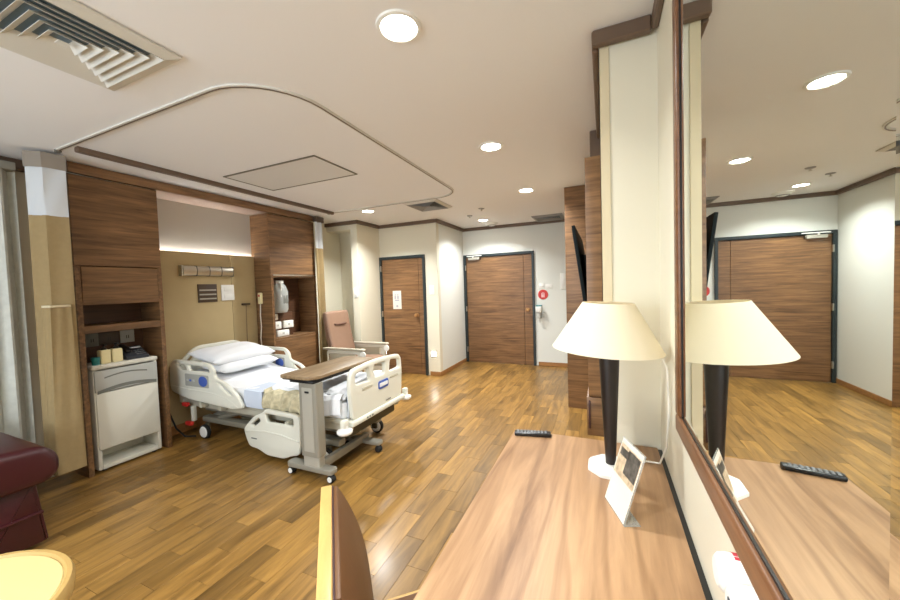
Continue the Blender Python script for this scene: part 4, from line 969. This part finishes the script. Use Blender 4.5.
card(0, wd_, 0, ht_, -0.0015, 0.0015).build('acrylic_back', 'acrylic', bs2)
card(0.003, wd_-0.003, 0.003, ht_-0.003, sgn*0.0017, sgn*0.0022).build('card', 'paper', bs2)
card(0.008, wd_-0.008, 0.105, ht_-0.018, sgn*0.0024, sgn*0.0027).build('picture', 'photo_tan', bs2)
card(wd_*0.42, wd_-0.01, 0.125, ht_-0.022, sgn*0.0028, sgn*0.0031).build('picture_detail', 'photo_dark', bs2)
card(0.015, wd_*0.5, 0.17, ht_-0.03, sgn*0.0028, sgn*0.0031).build('picture_detail', 'photo_dark', bs2)
ft = MB(); b = ft.bm
q = [pA, pB, pB+nrm*0.05, pA+nrm*0.05]
lo = [b.verts.new((v.x, v.y, 0.7502)) for v in q]; hi = [b.verts.new((v.x, v.y, 0.7532)) for v in q]
b.faces.new(lo[::-1]); b.faces.new(hi)
for k in range(4): b.faces.new((lo[k], lo[(k+1) % 4], hi[(k+1) % 4], hi[k]))
bmesh.ops.recalc_face_normals(b, faces=list(b.faces)); ft.build('foot', 'acrylic', bs2)

# round white plug adaptors on the wall under the mirror
for y, z, l in ((0.735, 0.985, 'white round wall plug with red print under the mirror, farther one'), (0.66, 0.985, 'white round wall plug under the mirror, nearest the viewer')):
    pg = thing('wall_plug', l, 'plug', (XR, y, z), 'white plugs on the wall below the mirror')
    MB().lathe([(0, -0.052), (0.022, -0.052), (0.029, -0.046), (0.032, -0.034), (0.032, -0.006), (0, -0.006)], (XR, y, z), 28, 'x').build('cap', 'white_plastic', pg)
    bx((XR-0.006, y-0.042, z-0.042), (XR, y+0.042, z+0.042), 0.002).build('plate', 'white_plastic', pg)
    if y > 0.7:
        for k in range(4):
            a = R(50+k*16); rp = MB(); rp.box((XR-0.026, y-0.003, z-0.004+0.0325), (XR-0.012, y+0.003, z+0.0327), 0, rot=Matrix.Rotation(a-R(90), 3, 'X'), piv=(XR-0.02, y, z))
            rp.build('print_mark', 'red_print', pg)
    else: bx((XR-0.054, y-0.004, z-0.012), (XR-0.05, y+0.004, z+0.012), 0.001).build('slot', 'phone_grey', pg)

# ---------------------------------------------------------------- mirror
MA, MS = 0.1875, 0.0
mr = thing('wall_mirror', 'large wall mirror in a dark brown wooden frame above the desk', 'mirror', (XR, 0.75, 1.02))
MY0, MY1, MZ0, MZ1 = 0.31, 1.150, 1.076, 2.50
gy0, gy1, gz0, gz1 = 0.336, 1.098, 1.129, 2.44
def frame_piece(a, c, inner):
    return bx(a, c, 0.008, 4).build('frame_bar', 'frame_wood', mr)
frame_piece((0.178, MY0-0.09, MZ0), (XR-0.001, MY1, gz0-0.004), None)
frame_piece((0.178, MY0-0.09, gz1+0.004), (XR-0.001, MY1, MZ1), None)
frame_piece((0.178, gy1+0.004, gz0-0.004), (XR-0.001, MY1, gz1+0.004), None)
frame_piece((0.178, MY0-0.09, gz0-0.004), (XR-0.001, gy0-0.004, gz1+0.004), None)
rb = MB()
for a, c in (((0.186, gy0-0.004, gz0-0.004), (XR-0.002, gy1+0.004, gz0)), ((0.186, gy0-0.004, gz1), (XR-0.002, gy1+0.004, gz1+0.004)),
             ((0.186, gy1, gz0), (XR-0.002, gy1+0.004, gz1)), ((0.186, gy0-0.004, gz0), (XR-0.002, gy0, gz1))): rb.box(a, c)
rb.build('rebate', 'black_plastic', mr)
BV = 0.018; dz = BV*math.tan(R(1.7))
gm = MB(); b = gm.bm
def gl(m, x): return [b.verts.new((x+MS*y, y, z)) for y, z in ((gy0+m, gz0+m), (gy1-m, gz0+m), (gy1-m, gz1-m), (gy0+m, gz1-m))]
I, O = gl(BV, MA), gl(0, MA+dz); BK = [b.verts.new((XR-0.003, v.co.y, v.co.z)) for v in O]
b.faces.new(I)
for k in range(4): b.faces.new((I[k], I[(k+1) % 4], O[(k+1) % 4], O[k])); b.faces.new((O[k], O[(k+1) % 4], BK[(k+1) % 4], BK[k]))
b.faces.new(BK)
bmesh.ops.recalc_face_normals(b, faces=list(b.faces)); gm.build('bevelled_glass', 'mirror', mr, smooth=False)

# ---------------------------------------------------------------- wardrobe wall and television
wn = thing('media_unit', 'brown wooden wall unit with a drawer shelf behind the television', 'wall unit', (-0.05, 2.7, 0.64))
bx((-0.088, 2.112, 0.86), (-0.009, 3.25, 2.18), 0.002).build('back_board', 'cab_wood', wn)
bx((-0.088, 2.10, 0.86), (-0.009, 2.112, 2.18), 0.001).build('end_strip', 'cab_wood_x', wn)
bx((-0.098, 2.107, 0.64), (-0.009, 3.255, 0.855), 0.002).build('drawer_shelf', 'cab_wood', wn)
bx((-0.098, 2.095, 0.64), (-0.009, 2.107, 0.855), 0.001).build('end_strip', 'cab_wood_x', wn)
bx((-0.088, 2.088, 0.68), (-0.080, 2.096, 0.84), 0.002).build('pull_slot', 'piping_dark', wn)
wf = thing('wardrobe', 'farther tall brown wardrobe projecting toward the entrance', 'wardrobe', (-0.22, 4.9, 0))
bx((-0.415, 4.40, 0.0), (-0.004, 4.43, CEIL-0.002), 0.003).build('end_panel', 'cab_wood_x', wf)
bx((-0.395, 4.43, 0.0), (-0.004, 5.60, CEIL-0.002), 0.002).build('body', 'cab_wood', wf)
for y0, y1 in ((4.435, 5.012), (5.018, 5.595)):
    d_ = bx((-0.415, y0, 0.08), (-0.395, y1, CEIL-0.06), 0.002).build('door', 'cab_wood', wf)
    MB().tube([(-0.425, (y1-0.05 if y0 < 5 else y0+0.05), 0.95), (-0.445, (y1-0.05 if y0 < 5 else y0+0.05), 0.97), (-0.445, (y1-0.05 if y0 < 5 else y0+0.05), 1.23), (-0.425, (y1-0.05 if y0 < 5 else y0+0.05), 1.25)], 0.006, 8).build('handle', 'steel', d_)
tv = thing('television', 'dark wall television tilted forward on the wooden panel', 'television', (-0.13, 2.7, 1.36))
tm = Matrix.Translation((-0.174, 2.25, 1.84)) @ Matrix.Rotation(R(-7.5), 4, 'Y')
bx((0.0, 0.0, -0.49), (0.018, 0.86, 0.0), 0.002).xf(tm).build('housing', 'tv_dark', tv)
bx((-0.003, 0.015, -0.475), (0.001, 0.845, -0.015)).xf(tm).build('screen', 'black_plastic', tv)
bx((0.016, 0.3, -0.33), (0.05, 0.56, -0.16), 0.006).xf(tm).build('mount_plate', 'black_plastic', tv)
bx((-0.115, 2.62, 1.57), (-0.088, 2.74, 1.63), 0.004).build('mount_arm', 'black_plastic', tv)
